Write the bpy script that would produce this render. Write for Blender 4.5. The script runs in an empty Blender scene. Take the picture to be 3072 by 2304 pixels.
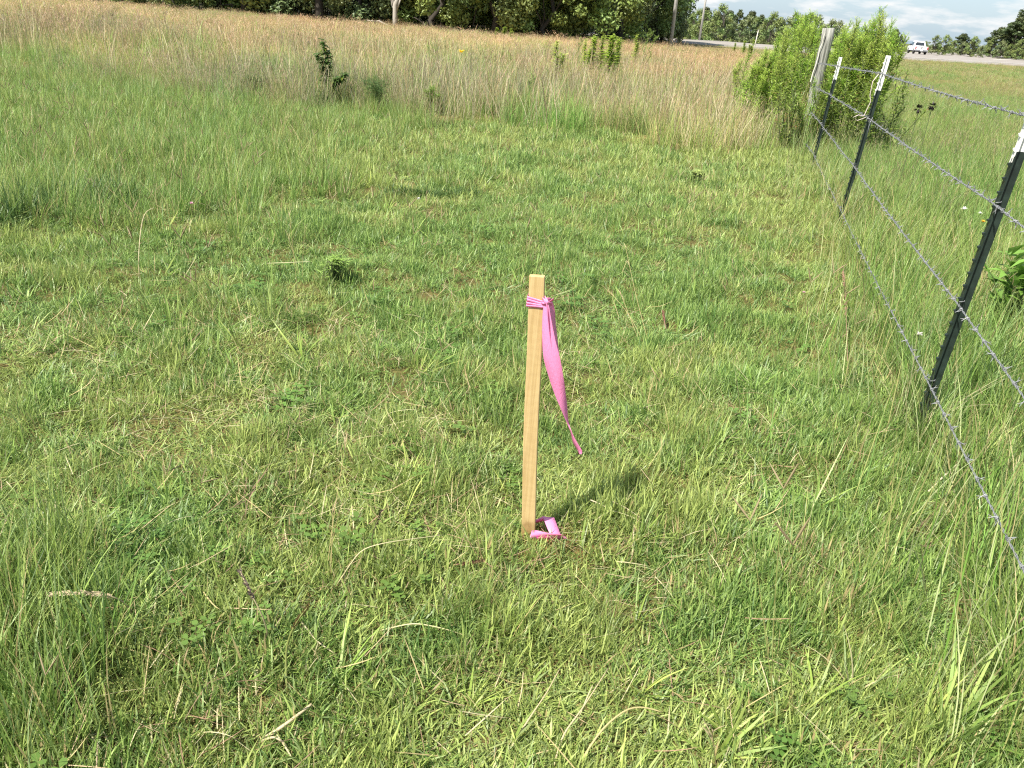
import bpy, bmesh, math, random
import numpy as np
from mathutils import Vector, Matrix, Euler

rng = np.random.default_rng(11)
random.seed(11)
sc = bpy.context.scene
PI = math.pi
R = math.radians

# ------------------------------------------------------------------ camera
CW, CH, CF = 3072.0, 2304.0, 2390.0          # photograph's size, focal length in its pixels
EYE = 1.5
PITCH, ROLL = R(25.0), R(4.6)
fw = np.array([0, math.cos(PITCH), -math.sin(PITCH)])
r0 = np.array([1.0, 0, 0]); u0 = np.cross(r0, fw)
cr = math.cos(ROLL) * r0 + math.sin(ROLL) * u0
cu = math.cos(ROLL) * u0 - math.sin(ROLL) * r0
cam = bpy.data.objects.new('camera', bpy.data.cameras.new('camera'))
sc.collection.objects.link(cam)
cam.data.sensor_width = 36.0
cam.data.lens = 36.0 * CF / CW
cam.data.clip_start = 0.05
cam.data.clip_end = 6000
cam.matrix_world = Matrix(((cr[0], cu[0], -fw[0], 0), (cr[1], cu[1], -fw[1], 0), (cr[2], cu[2], -fw[2], EYE), (0, 0, 0, 1)))
sc.camera = cam

# ------------------------------------------------------------------ sky, sun, exposure
SUN = Vector((-0.46, -0.42, 0.86)).normalized()
elev = math.asin(SUN.z); azim = math.atan2(SUN.x, SUN.y)
w = bpy.data.worlds.new('World'); sc.world = w; w.use_nodes = True
wn, wl = w.node_tree.nodes, w.node_tree.links
wn.clear()
out = wn.new('ShaderNodeOutputWorld'); bg = wn.new('ShaderNodeBackground')
sky = wn.new('ShaderNodeTexSky'); sky.sky_type = 'NISHITA'; sky.sun_disc = False
sky.sun_elevation = elev; sky.sun_rotation = azim % (2 * PI)
sky.air_density = 1.0; sky.dust_density = 1.5; sky.ozone_density = 1.0
tc = wn.new('ShaderNodeTexCoord'); sep = wn.new('ShaderNodeSeparateXYZ')
addz = wn.new('ShaderNodeMath'); addz.operation = 'ADD'; addz.inputs[1].default_value = 0.22
dv = wn.new('ShaderNodeVectorMath'); dv.operation = 'DIVIDE'
comb = wn.new('ShaderNodeCombineXYZ')
nz = wn.new('ShaderNodeTexNoise'); nz.inputs['Scale'].default_value = 3.6; nz.inputs['Detail'].default_value = 7; nz.inputs['Roughness'].default_value = 0.58
ramp = wn.new('ShaderNodeValToRGB'); ramp.color_ramp.elements[0].position = 0.50; ramp.color_ramp.elements[1].position = 0.66
ramp.color_ramp.elements[1].color = (0.85, 0.85, 0.85, 1)
mx = wn.new('ShaderNodeMixRGB'); mx.inputs['Color2'].default_value = (5.2, 5.15, 5.1, 1)
pale = wn.new('ShaderNodeMixRGB'); pale.inputs['Fac'].default_value = 0.6; pale.inputs['Color2'].default_value = (2.75, 3.75, 4.7, 1)
wl.new(tc.outputs['Generated'], sep.inputs[0])
wl.new(sep.outputs['Z'], addz.inputs[0])
for i in range(3): wl.new(addz.outputs[0], comb.inputs[i])
wl.new(tc.outputs['Generated'], dv.inputs[0]); wl.new(comb.outputs[0], dv.inputs[1])
wl.new(dv.outputs[0], nz.inputs['Vector']); wl.new(nz.outputs['Fac'], ramp.inputs[0])
wl.new(sky.outputs[0], pale.inputs['Color1']); wl.new(pale.outputs[0], mx.inputs['Color1'])
wl.new(ramp.outputs['Color'], mx.inputs['Fac']); wl.new(mx.outputs[0], bg.inputs['Color'])
bg.inputs['Strength'].default_value = 0.084
wl.new(bg.outputs[0], out.inputs[0])

sun = bpy.data.objects.new('sun', bpy.data.lights.new('sun', 'SUN'))
sc.collection.objects.link(sun)
sun.data.energy = 4.4; sun.data.angle = R(0.53); sun.data.color = (1.0, 0.95, 0.86)
sun.rotation_euler = SUN.to_track_quat('Z', 'Y').to_euler()
vs = sc.view_settings
vs.view_transform = 'Standard'; vs.look = 'None'; vs.exposure = 1.28; vs.gamma = 1.0; vs.use_curve_mapping = False
sc.cycles.max_bounces = 6; sc.cycles.transparent_max_bounces = 6
sc.cycles.diffuse_bounces = 3; sc.cycles.transmission_bounces = 4
sc.cycles.use_denoising = False
sc.cycles.pixel_filter_type = 'BLACKMAN_HARRIS'; sc.cycles.filter_width = 1.2

# ------------------------------------------------------------------ small maths
def sstep(a, b, x):
    t = np.clip((np.asarray(x, float) - a) / (b - a), 0, 1)
    return t * t * (3 - 2 * t)

_tab = np.random.default_rng(5).random((256, 256))
def vnoise(x, y):
    x = np.asarray(x, float); y = np.asarray(y, float)
    xi = np.floor(x).astype(int); yi = np.floor(y).astype(int)
    fx = x - xi; fy = y - yi
    fx = fx * fx * (3 - 2 * fx); fy = fy * fy * (3 - 2 * fy)
    g = lambda a, b: _tab[a % 256, b % 256]
    return (g(xi, yi) * (1 - fx) + g(xi + 1, yi) * fx) * (1 - fy) + (g(xi, yi + 1) * (1 - fx) + g(xi + 1, yi + 1) * fx) * fy
def fbm(x, y, s, off=0.0, o=3):
    v = 0; a = 0.5; t = 0; f = 1.0 / s
    for k in range(o):
        v = v + a * vnoise(x * f + off + 17.3 * k, y * f + off * 1.7 + 9.1 * k); t += a; a *= 0.5; f *= 2.03
    return v / t

# terrain: nearly flat field, falling away past the wood, level with the road on the right
_cp = []
for a in range(-50, 61, 10):
    for r_ in (0, 15, 30, 42): _cp.append((a, r_, 0.0))
_cp += [(a, r_, 0.0) for a in (-45, -25, -12, -2) for r_ in (60, 110)] + [(a, r_, 0.0) for a in (2, 7, 12, 17, 22, 28, 35, 45) for r_ in (60, 80, 98)]
_cp += [(3, 150, -1.6), (7.2, 146, -2.1), (8, 160, -2.1), (14, 160, -1.2), (14, 200, -1.6), (18, 200, -1.4), (20, 130, 0), (20, 215, -1.2), (23.4, 130, 0), (23.4, 152, 0), (26, 175, -.1), (22.5, 230, -.9),
        (26, 262, -.35), (29, 262, 0), (29, 330, 0), (31, 150, 0), (33, 270, .1), (36, 160, .05), (45, 160, .2), (40, 250, .3), (14, 400, -2.5), (-20, 400, 0), (30, 500, -.5), (0, 900, -2), (40, 900, -.5), (-40, 900, 0)]
_cp = np.array([(r_ * math.sin(R(a)), r_ * math.cos(R(a)), z) for a, r_, z in _cp])
def gz0(x, y):
    x = np.atleast_1d(np.asarray(x, float)); y = np.atleast_1d(np.asarray(y, float))
    num = np.zeros_like(x); den = np.zeros_like(x)
    for cx, cy, cz in _cp:
        rr = math.hypot(cx, cy)
        wgt = 1.0 / (((x - cx) ** 2 + (y - cy) ** 2) + (0.06 * rr + 2) ** 2) ** 1.8
        num += wgt * cz; den += wgt
    return num / den * sstep(25, 60, np.hypot(x, y))
DIPS = [(-0.95, 6.82, .55, .07, .07), (-3.2, 6.6, .8, .22, .16), (-1.02, 3.66, .16, .07, .07), ]
def gz(x, y):
    x = np.asarray(x, float); y = np.asarray(y, float); sh = np.broadcast(x, y).shape
    x = np.broadcast_to(x, sh).ravel(); y = np.broadcast_to(y, sh).ravel()
    z = gz0(x, y)
    fade = 1 - sstep(10, 25, np.hypot(x, y))
    z = z + fade * ((fbm(x, y, 1.3, 3.0) - .5) * .07 + (fbm(x, y, .30, 8.0, 2) - .5) * .075)
    for cx, cy, sx, sy, d in DIPS:
        z = z - d * np.exp(-((x - cx) / sx) ** 2 - ((y - cy) / sy) ** 2)
    return z.reshape(sh) if sh else float(z[0])

def ray(px, py):
    return fw + ((px - CW / 2) / CF) * cr - ((py - CH / 2) / CF) * cu
def at(px, py, lift=0.0):
    """Point of the ground seen there."""
    d = ray(px, py)
    ts = np.concatenate([np.linspace(.8, 30, 400), np.linspace(30.2, 420, 900)]) / math.hypot(d[0], d[1])
    gap = EYE + d[2] * ts - gz(d[0] * ts, d[1] * ts) - lift
    k = int(np.argmax(gap < 0)) if (gap < 0).any() else len(ts) - 1
    t = ts[k]
    if 0 < k and gap[k] < 0: t = ts[k - 1] + (ts[k] - ts[k - 1]) * gap[k - 1] / (gap[k - 1] - gap[k])
    return Vector((d[0] * t, d[1] * t, float(gz(d[0] * t, d[1] * t))))
def at_r(px, rr):
    """Ground point in that column of the photograph at horizontal range rr."""
    py = 150.0
    for k in range(40):
        d = ray(px, py); s = rr / math.hypot(d[0], d[1]); z = float(gz(d[0] * s, d[1] * s))
        py = py + (EYE + d[2] * s - z) / rr * CF * .8
    return Vector((d[0] * s, d[1] * s, z))
def at_y(px, py, yy):
    d = ray(px, py); t = yy / d[1]
    return Vector((d[0] * t, yy, EYE + d[2] * t))
def height(base, px, py):
    d = ray(px, py); s = math.hypot(base[0], base[1]) / math.hypot(d[0], d[1])
    return EYE + d[2] * s - base[2]
def project(P):
    q = np.asarray(P, float) - np.array([0, 0, EYE]); zc = q @ fw
    return CW / 2 + CF * (q @ cr) / zc, CH / 2 - CF * (q @ cu) / zc, zc

# ------------------------------------------------------------------ object helpers
def tag(o, label=None, cat=None, group=None, kind=None):
    if label: o['label'] = label
    if cat: o['category'] = cat
    if group: o['group'] = group
    if kind: o['kind'] = kind
    return o
def empty(name, loc=(0, 0, 0), rz=0.0, label=None, cat=None, group=None):
    o = bpy.data.objects.new(name, None); sc.collection.objects.link(o)
    o.location = loc; o.rotation_euler = (0, 0, rz); o.empty_display_size = .1
    return tag(o, label, cat, group)
def copy_tree(o, parent=None):
    c = o.copy(); sc.collection.objects.link(c)
    if parent is not None: c.parent = parent
    for ch in o.children: copy_tree(ch, c)
    return c
class MB:
    def __init__(s): s.v = []; s.f = []; s.c = []; s.n = 0
    def add(s, v, f, c=(1, 1, 1)):
        v = np.asarray(v, float).reshape(-1, 3)
        c = np.asarray(c, float)
        if c.ndim == 1: c = np.tile(c, (len(v), 1))
        s.v.append(v); s.c.append(c)
        s.f += [tuple(i + s.n for i in q) for q in f]; s.n += len(v)
    def box(s, lo, hi, c=(1, 1, 1), M=None):
        x0, y0, z0 = lo; x1, y1, z1 = hi
        v = np.array([(x, y, z) for z in (z0, z1) for y in (y0, y1) for x in (x0, x1)], float)
        if M is not None: v = v @ np.array(M.to_3x3()).T + np.array(M.translation)
        s.add(v, [(0, 2, 3, 1), (4, 5, 7, 6), (0, 1, 5, 4), (2, 6, 7, 3), (0, 4, 6, 2), (1, 3, 7, 5)], c)
    def tube(s, path, rad, n=6, c=(1, 1, 1), cap=True):
        P = np.asarray(path, float); m = len(P)
        rad = np.broadcast_to(np.asarray(rad, float), (m,))
        T = np.gradient(P, axis=0); T /= np.linalg.norm(T, axis=1)[:, None] + 1e-12
        ref = np.array([0.0, 0, 1]) if abs(T[0, 2]) < .9 else np.array([1.0, 0, 0])
        V = []
        for i in range(m):
            a = np.cross(T[i], ref); a /= np.linalg.norm(a) + 1e-12; b = np.cross(T[i], a)
            ref = np.cross(a, T[i])
            for k in range(n):
                th = 2 * PI * k / n; V.append(P[i] + rad[i] * (math.cos(th) * a + math.sin(th) * b))
        F = [(i * n + k, i * n + (k + 1) % n, (i + 1) * n + (k + 1) % n, (i + 1) * n + k) for i in range(m - 1) for k in range(n)]
        if cap: F += [tuple(range(n))[::-1], tuple((m - 1) * n + k for k in range(n))]
        s.add(V, F, c)
    def build(s, name, mat, parent=None, smooth=False, link=True):
        me = bpy.data.meshes.new(name)
        V = np.concatenate(s.v) if s.v else np.zeros((0, 3))
        me.from_pydata(V.tolist(), [], s.f)
        if s.c:
            ca = me.color_attributes.new('col', 'FLOAT_COLOR', 'POINT')
            C4 = np.ones((len(V), 4), np.float32); C4[:, :3] = np.concatenate(s.c)
            ca.data.foreach_set('color', C4.ravel())
        if smooth: me.polygons.foreach_set('use_smooth', [True] * len(me.polygons))
        me.materials.append(mat); me.update()
        o = bpy.data.objects.new(name, me)
        if link: sc.collection.objects.link(o)
        if parent is not None: o.parent = parent
        return o

# ------------------------------------------------------------------ materials
def mat(name):
    m = bpy.data.materials.new(name); m.use_nodes = True
    nt = m.node_tree; nt.nodes.clear()
    o = nt.nodes.new('ShaderNodeOutputMaterial'); p = nt.nodes.new('ShaderNodeBsdfPrincipled')
    nt.links.new(p.outputs[0], o.inputs[0])
    return m, nt, p, o
def simple(name, col, rough=.6, metal=0.0, noise=.12, scale=20, spec=.5):
    m, nt, p, o = mat(name)
    p.inputs['Roughness'].default_value = rough; p.inputs['Metallic'].default_value = metal
    p.inputs['Specular IOR Level'].default_value = spec
    n = nt.nodes.new('ShaderNodeTexNoise'); n.inputs['Scale'].default_value = scale; n.inputs['Detail'].default_value = 5
    t = nt.nodes.new('ShaderNodeTexCoord'); nt.links.new(t.outputs['Object'], n.inputs['Vector'])
    r = nt.nodes.new('ShaderNodeValToRGB')
    r.color_ramp.elements[0].position = .3; r.color_ramp.elements[1].position = .7
    r.color_ramp.elements[0].color = tuple(c * (1 - noise) for c in col) + (1,)
    r.color_ramp.elements[1].color = tuple(min(1, c * (1 + noise)) for c in col) + (1,)
    nt.links.new(n.outputs['Fac'], r.inputs[0]); nt.links.new(r.outputs[0], p.inputs['Base Color'])
    return m
def leafy(name, tint, rough=.45, trans=.35, spec=.4):
    """Vertex colour, times the clump's own tint when it is one of a scatter."""
    m, nt, p, o = mat(name)
    a = nt.nodes.new('ShaderNodeAttribute'); a.attribute_name = 'col'
    src = a.outputs['Color']
    if tint:
        b = nt.nodes.new('ShaderNodeAttribute'); b.attribute_type = 'INSTANCER'; b.attribute_name = 'tint'
        k = nt.nodes.new('ShaderNodeMixRGB'); k.blend_type = 'MULTIPLY'; k.inputs[0].default_value = 1
        nt.links.new(a.outputs['Color'], k.inputs[1]); nt.links.new(b.outputs['Color'], k.inputs[2]); src = k.outputs[0]
    nt.links.new(src, p.inputs['Base Color'])
    p.inputs['Roughness'].default_value = rough; p.inputs['Specular IOR Level'].default_value = spec
    t = nt.nodes.new('ShaderNodeBsdfTranslucent'); nt.links.new(src, t.inputs['Color'])
    x = nt.nodes.new('ShaderNodeMixShader'); x.inputs[0].default_value = trans
    nt.links.new(p.outputs[0], x.inputs[1]); nt.links.new(t.outputs[0], x.inputs[2]); nt.links.new(x.outputs[0], o.inputs[0])
    return m
M_turf = leafy('grass_blade', True, .45, .4)
M_dry = leafy('dry_grass', True, .6, .3, .25)
M_leaf = leafy('leaf', False, .45, .42)
M_crown = leafy('crown_leaf', False, .5, .25)
M_stem = leafy('stem', False, .55, .15)
M_flower = leafy('petal', False, .6, .3)

# ------------------------------------------------------------------ ground sheet
FENCE = [(-.30, -4.0), (.70, -.85), (1.714, 3.044), (2.792, 7.182), (3.544, 10.414), (4.1, 12.6), (6.0, 20.0), (12.0, 44.0)]
def fence_x(y):
    return np.interp(y, [p[1] for p in FENCE], [p[0] for p in FENCE])
def meadow_amount(x, y):
    """0 on the mown turf, 1 in the tall dry meadow."""
    e = 11.6 + (fbm(x, y, 2.2, 31.) - .5) * 3.4 + (fbm(x, y, .7, 35., 2) - .5) * 1.6 + np.clip(-5.5 - x, 0, 6) * 0.9
    return sstep(-.7, 1.2, y - e) * (x < fence_x(y) + 1.2)
def roadside(x, y):
    return sstep(.1, .5, x - fence_x(y))
def axis(lo, hi, n, mid, k):
    s = np.linspace(-1, 1, n); v = np.sinh(k * s) / math.sinh(k)
    return np.where(v < 0, mid + v * (mid - lo), mid + v * (hi - mid))
gxs = axis(-1500, 1500, 260, 0.3, 8.2); gys = axis(-300, 2600, 300, 3.0, 8.4)
GX, GY = np.meshgrid(gxs, gys)
GZ = gz(GX, GY)
nx, ny = len(gxs), len(gys)
g = MB()
mead = meadow_amount(GX, GY); rs = roadside(GX, GY)
far = sstep(30, 60, np.hypot(GX, GY))
lawn_c = np.array([.115, .105, .042]); mead_c = np.array([.22, .185, .08]); road_c = np.array([.165, .15, .062])
tan_far = np.array([.30, .23, .11])
col = lawn_c[None, None] * (1 - mead[..., None]) + (mead_c + (tan_far - mead_c) * sstep(15, 40, GY)[..., None]) * mead[..., None]
col = col * (1 - rs[..., None]) + (lawn_c + (road_c - lawn_c) * sstep(4, 14, GY)[..., None]) * rs[..., None]
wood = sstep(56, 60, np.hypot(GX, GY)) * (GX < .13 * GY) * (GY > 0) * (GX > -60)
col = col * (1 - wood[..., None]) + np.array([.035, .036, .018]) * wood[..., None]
soil_ = np.exp(-((GX - .15) / .13) ** 2 - ((GY - 2.06) / .10) ** 2)
col = col * (1 - soil_[..., None]) + np.array([.30, .17, .085]) * soil_[..., None]
beyond_ = sstep(115, 150, np.hypot(GX, GY)) * (1 - wood)
col = col * (1 - beyond_[..., None]) + np.array([.10, .12, .045]) * beyond_[..., None]
idx = np.arange(nx * ny).reshape(ny, nx)
F = np.stack([idx[:-1, :-1], idx[:-1, 1:], idx[1:, 1:], idx[1:, :-1]], -1).reshape(-1, 4)
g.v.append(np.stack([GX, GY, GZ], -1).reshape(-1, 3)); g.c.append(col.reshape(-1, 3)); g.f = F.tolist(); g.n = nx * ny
m, nt, p, o = mat('ground_soil')
a = nt.nodes.new('ShaderNodeAttribute'); a.attribute_name = 'col'
tcn = nt.nodes.new('ShaderNodeTexCoord')
n1 = nt.nodes.new('ShaderNodeTexNoise'); n1.inputs['Scale'].default_value = 38; n1.inputs['Detail'].default_value = 8; n1.inputs['Roughness'].default_value = .7
n2 = nt.nodes.new('ShaderNodeTexNoise'); n2.inputs['Scale'].default_value = 1.1; n2.inputs['Detail'].default_value = 6
nt.links.new(tcn.outputs['Object'], n1.inputs['Vector']); nt.links.new(tcn.outputs['Object'], n2.inputs['Vector'])
rp = nt.nodes.new('ShaderNodeValToRGB'); rp.color_ramp.elements[0].color = (.45, .42, .4, 1); rp.color_ramp.elements[1].color = (1.6, 1.5, 1.4, 1)
rp.color_ramp.elements[0].position = .3; rp.color_ramp.elements[1].position = .72
k1 = nt.nodes.new('ShaderNodeMixRGB'); k1.blend_type = 'MULTIPLY'; k1.inputs[0].default_value = 1
rp2 = nt.nodes.new('ShaderNodeValToRGB'); rp2.color_ramp.elements[0].color = (.75, .8, .7, 1); rp2.color_ramp.elements[1].color = (1.2, 1.1, 1.1, 1)
k2 = nt.nodes.new('ShaderNodeMixRGB'); k2.blend_type = 'MULTIPLY'; k2.inputs[0].default_value = 1
nt.links.new(n1.outputs['Fac'], rp.inputs[0]); nt.links.new(n2.outputs['Fac'], rp2.inputs[0])
nt.links.new(a.outputs['Color'], k1.inputs[1]); nt.links.new(rp.outputs[0], k1.inputs[2])
nt.links.new(k1.outputs[0], k2.inputs[1]); nt.links.new(rp2.outputs[0], k2.inputs[2]); nt.links.new(k2.outputs[0], p.inputs['Base Color'])
p.inputs['Roughness'].default_value = .95; p.inputs['Specular IOR Level'].default_value = .1
bp = nt.nodes.new('ShaderNodeBump'); bp.inputs['Strength'].default_value = .6; bp.inputs['Distance'].default_value = .02
nt.links.new(n1.outputs['Fac'], bp.inputs['Height']); nt.links.new(bp.outputs[0], p.inputs['Normal'])
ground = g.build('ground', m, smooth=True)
tag(ground, 'wide grassy field floor of soil and thatch', None, None, 'structure')

# ------------------------------------------------------------------ road
near_px = [(1700, 104), (1880, 114), (2020, 127), (2160, 138), (2440, 161), (2688, 178), (3072, 199), (3500, 226)]
far_px = [(1700, 93), (1880, 107), (2020, 119), (2160, 127.5), (2440, 143), (2718, 158), (3072, 170.5), (3500, 196)]
near = [at(*p_) for p_ in near_px]; farp = [at(*p_) for p_ in far_px]
rd = MB(); V = []; NR = 8; lin = []
def resample(pts, n=60):
    P = np.array([tuple(q) for q in pts]); d = np.r_[0, np.cumsum(np.linalg.norm(np.diff(P[:, :2], axis=0), axis=1))]
    s = np.linspace(0, d[-1], n); return np.stack([np.interp(s, d, P[:, k]) for k in range(3)], 1)
NP = resample(near); FP = resample(farp)
for i in range(60):
    for j in range(NR + 1):
        q = NP[i] + (FP[i] - NP[i]) * j / NR
        V.append((q[0], q[1], float(gz(q[0], q[1])) + .10))
rd.add(V, [(i * (NR + 1) + j, (i + 1) * (NR + 1) + j, (i + 1) * (NR + 1) + j + 1, i * (NR + 1) + j + 1) for i in range(59) for j in range(NR)])
# the shoulder drops into the verge
VS = [];
for i in range(60):
    out_ = NP[i] - (FP[i] - NP[i]) / np.linalg.norm(FP[i] - NP[i]) * .8
    VS += [V[i * (NR + 1)], (out_[0], out_[1], float(gz(out_[0], out_[1])) - .15)]
rd.add(VS, [(2 * i, 2 * i + 1, 2 * i + 3, 2 * i + 2) for i in range(59)])
M_road = simple('pale_pavement', (.24, .215, .19), .9, 0, .10, .6, .2)
tag(rd.build('road', M_road), 'pale concrete highway crossing behind the field', None, None, 'structure')
ml = MB()
for fr, wd in ((.06, .012), (.5, .01), (.95, .02)):
    Lv = []
    for i in range(60):
        for e in (-wd / 2, wd / 2):
            q = NP[i] + (FP[i] - NP[i]) * (fr + e); Lv.append((q[0], q[1], float(gz(q[0], q[1])) + .125))
    ml.add(Lv, [(2 * i, 2 * i + 2, 2 * i + 3, 2 * i + 1) for i in range(59)])
tag(ml.build('road_marking', simple('road_paint', (.42, .40, .36), .7, 0, .1, 3)), 'worn white lines along the highway', None, None, 'structure')

# ------------------------------------------------------------------ grass: blades, clumps, scatters
def blade_set(mb, base, az, L, W, lean, curl, col, seg=4, tip=None, twist=0.0, prof=1.6):
    n = len(az); base = np.asarray(base, float).reshape(n, 3)
    az = np.asarray(az); L = np.broadcast_to(L, (n,)); W = np.broadcast_to(W, (n,)); lean = np.broadcast_to(lean, (n,)); curl = np.broadcast_to(curl, (n,))
    col = np.asarray(col, float); col = np.tile(col, (n, 1)) if col.ndim == 1 else col
    d = np.stack([np.cos(az), np.sin(az)], 1)
    sa = az + PI / 2 + twist * (rng.random(n) - .5) * 2
    sd = np.stack([np.cos(sa), np.sin(sa), np.zeros(n)], 1)
    P = base.copy(); V = []; Cc = []
    for k in range(seg + 1):
        t = k / seg
        wk = W * (1 - t ** prof) * (.75 + .25 * min(1, t * 4))
        cc = col if tip is None else col * (1 - t ** 2) + np.asarray(tip) * t ** 2
        if k < seg:
            V += [P - sd * wk[:, None] / 2, P + sd * wk[:, None] / 2]; Cc += [cc, cc]
        else:
            V += [P]; Cc += [cc]
        th = lean + curl * t
        ds = L / seg
        P = P + np.concatenate([d * (np.sin(th) * ds)[:, None], (np.cos(th) * ds)[:, None]], 1)
    m_ = 2 * seg + 1
    V = np.stack(V, 1).reshape(-1, 3); Cc = np.stack(Cc, 1).reshape(-1, 3)
    loc = [(2 * k, 2 * k + 1, 2 * k + 3, 2 * k + 2) for k in range(seg - 1)] + [(2 * seg - 2, 2 * seg - 1, 2 * seg)]
    F = [tuple(i * m_ + q for q in f) for i in range(n) for f in loc]
    mb.add(V, F, Cc)

G_mid = (.232, .335, .076); G_yel = (.338, .420, .120); G_dark = (.105, .19, .042); G_blue = (.235, .31, .115); STRAW = (.44, .35, .17); PALE = (.50, .44, .26); RUST = (.44, .29, .18); TAN = (.46, .335, .18)
def pick(cols, probs, n):
    c = np.array(cols)[rng.choice(len(cols), n, p=np.array(probs) / sum(probs))]
    return c * (1 + (rng.random((n, 1)) - .5) * .4)

def proto(name, fn, material):
    mb = MB(); fn(mb); return mb.build(name, material, link=False)

def turf_fn(kind):
    def f(mb):
        n = 26
        rad = .045 * np.sqrt(rng.random(n)); a = rng.random(n) * 2 * PI
        base = np.stack([rad * np.cos(a), rad * np.sin(a), np.full(n, -.006)], 1)
        az = rng.random(n) * 2 * PI
        L = rng.uniform(.022, .070, n); W = rng.uniform(.0024, .0047, n)
        lean = np.abs(rng.normal(.85, .42, n)).clip(.05, 1.5); curl = rng.normal(.3, .6, n)
        c = pick([G_mid, G_yel, G_dark, G_blue, STRAW, PALE], [[.36, .30, .13, .11, .07, .03], [.30, .34, .08, .08, .13, .07], [.45, .23, .17, .12, .03, 0]][kind], n)
        h_ = n // 2
        blade_set(mb, base[:h_], az[:h_], L[:h_], W[:h_], lean[:h_], curl[:h_], c[:h_], 3, twist=.9)
        blade_set(mb, base[h_:], az[h_:], L[h_:], W[h_:], lean[h_:], curl[h_:], c[h_:], 3, twist=.9, prof=5)
    return f
def tall_fn(kind):
    def f(mb):
        n = 24
        rad = .05 * np.sqrt(rng.random(n)); a = rng.random(n) * 2 * PI
        base = np.stack([rad * np.cos(a), rad * np.sin(a), np.full(n, -.01)], 1)
        az = a + rng.normal(0, .6, n)
        L = rng.uniform(.12, .34, n); W = rng.uniform(.0025, .0055, n)
        lean = np.abs(rng.normal(.16, .14, n)); curl = np.abs(rng.normal(.5, .45, n))
        c = pick([G_mid, G_yel, G_dark, G_blue, STRAW], [[.45, .25, .15, .1, .05], [.3, .25, .1, .25, .1], [.3, .3, .05, .05, .3]][kind], n)
        blade_set(mb, base, az, L, W, lean, curl, c, 5, twist=.6)
    return f
def broad_fn(mb):
    n = 11
    a = rng.random(n) * 2 * PI
    base = np.stack([.015 * np.cos(a), .015 * np.sin(a), np.full(n, -.01)], 1)
    L = rng.uniform(.14, .34, n); W = rng.uniform(.007, .013, n)
    blade_set(mb, base, a, L, W, np.abs(rng.normal(.55, .3, n)), np.abs(rng.normal(.5, .4, n)), pick([G_mid, G_yel, G_blue], [.5, .4, .1], n), 6, twist=.3, prof=2.4)
def stem_fn(kind):
    """Thin flowering culms with slim heads."""
    def f(mb):
        for i in range(3):
            a = rng.random() * 2 * PI; L = rng.uniform(.3, .55); le = abs(rng.normal(.12, .1)); cu = abs(rng.normal(.25, .2))
            t = np.linspace(0, 1, 6); th = le + cu * t
            x = np.cumsum(np.r_[0, np.sin(th[:-1]) * L / 5]); z = np.cumsum(np.r_[0, np.cos(th[:-1]) * L / 5])
            P = np.stack([x * math.cos(a) + rng.normal(0, .03), x * math.sin(a) + rng.normal(0, .03), z - .01], 1)
            c = [(.30, .30, .10), (.46, .37, .18), (.16, .18, .05)][kind]
            mb.tube(P, np.linspace(.0013, .0008, 6), 3, c, False)
            hc = [(.30, .24, .13), (.48, .38, .22), (.30, .20, .13)][kind]
            if kind == 0:                                   # V shaped pair of spikes
                for s_ in (-1, 1):
                    q = P[-1] + np.linspace(0, .07, 4)[:, None] * np.array([math.cos(a + s_ * 1.2) * .5, math.sin(a + s_ * 1.2) * .5, .8])
                    mb.tube(q, [.0012, .0026, .0024, .0008], 4, hc, False)
            else:                                           # loose head of little side branches
                for k in range(7):
                    b0 = P[-2] + (P[-1] - P[-2]) * (k / 6.); aa = rng.random() * 6.28
                    e = b0 + np.array([math.cos(aa) * .02, math.sin(aa) * .02, .03])
                    blade_set(mb, [b0], [aa], .045, .003, .5, .4, hc, 2)
    return f
def meadow_fn(kind):
    def f(mb):
        n = 34
        rad = .16 * np.sqrt(rng.random(n)); a = rng.random(n) * 2 * PI
        base = np.stack([rad * np.cos(a), rad * np.sin(a), np.full(n, -.02)], 1)
        az = rng.random(n) * 2 * PI
        if kind == 0:   c = pick([(.56, .48, .30), STRAW, TAN, G_yel], [.45, .2, .1, .25], n)
        elif kind == 1: c = pick([TAN, RUST, STRAW, G_yel], [.45, .3, .15, .1], n)
        elif kind == 2: c = pick([G_mid, G_yel, G_blue, STRAW], [.4, .3, .15, .15], n)
        else:           c = pick([STRAW, G_yel, (.44, .34, .26), TAN], [.25, .35, .25, .15], n)
        L = rng.uniform(.35, .75, n) * (.7 if kind == 2 else 1)
        blade_set(mb, base, az, L, rng.uniform(.003, .006, n), np.abs(rng.normal(.13, .12, n)), np.abs(rng.normal(.3, .3, n)), c, 4, twist=1.5, prof=3)
        nb = 12
        a = rng.random(nb) * 2 * PI; rad = .14 * np.sqrt(rng.random(nb))
        base = np.stack([rad * np.cos(a), rad * np.sin(a), np.full(nb, -.02)], 1)
        blade_set(mb, base, a, rng.uniform(.15, .35, nb), .006, np.abs(rng.normal(.5, .3, nb)), np.abs(rng.normal(.7, .4, nb)), pick([G_yel, G_mid, STRAW], [.4, .3, .3], nb), 4, twist=.6)
        if kind in (1, 3):      # feathery heads
            for k in range(8):
                i = rng.integers(n); 
                b0 = base[k % nb] + np.array([0, 0, rng.uniform(.4, .62)])
                for q in range(4):
                    blade_set(mb, [b0 + rng.normal(0, .012, 3)], [rng.random() * 6.28], .05, .006, .4, .3, pick([RUST, TAN, (.5, .4, .28)], [.3, .4, .3], 1)[0], 2)
    return f
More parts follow.
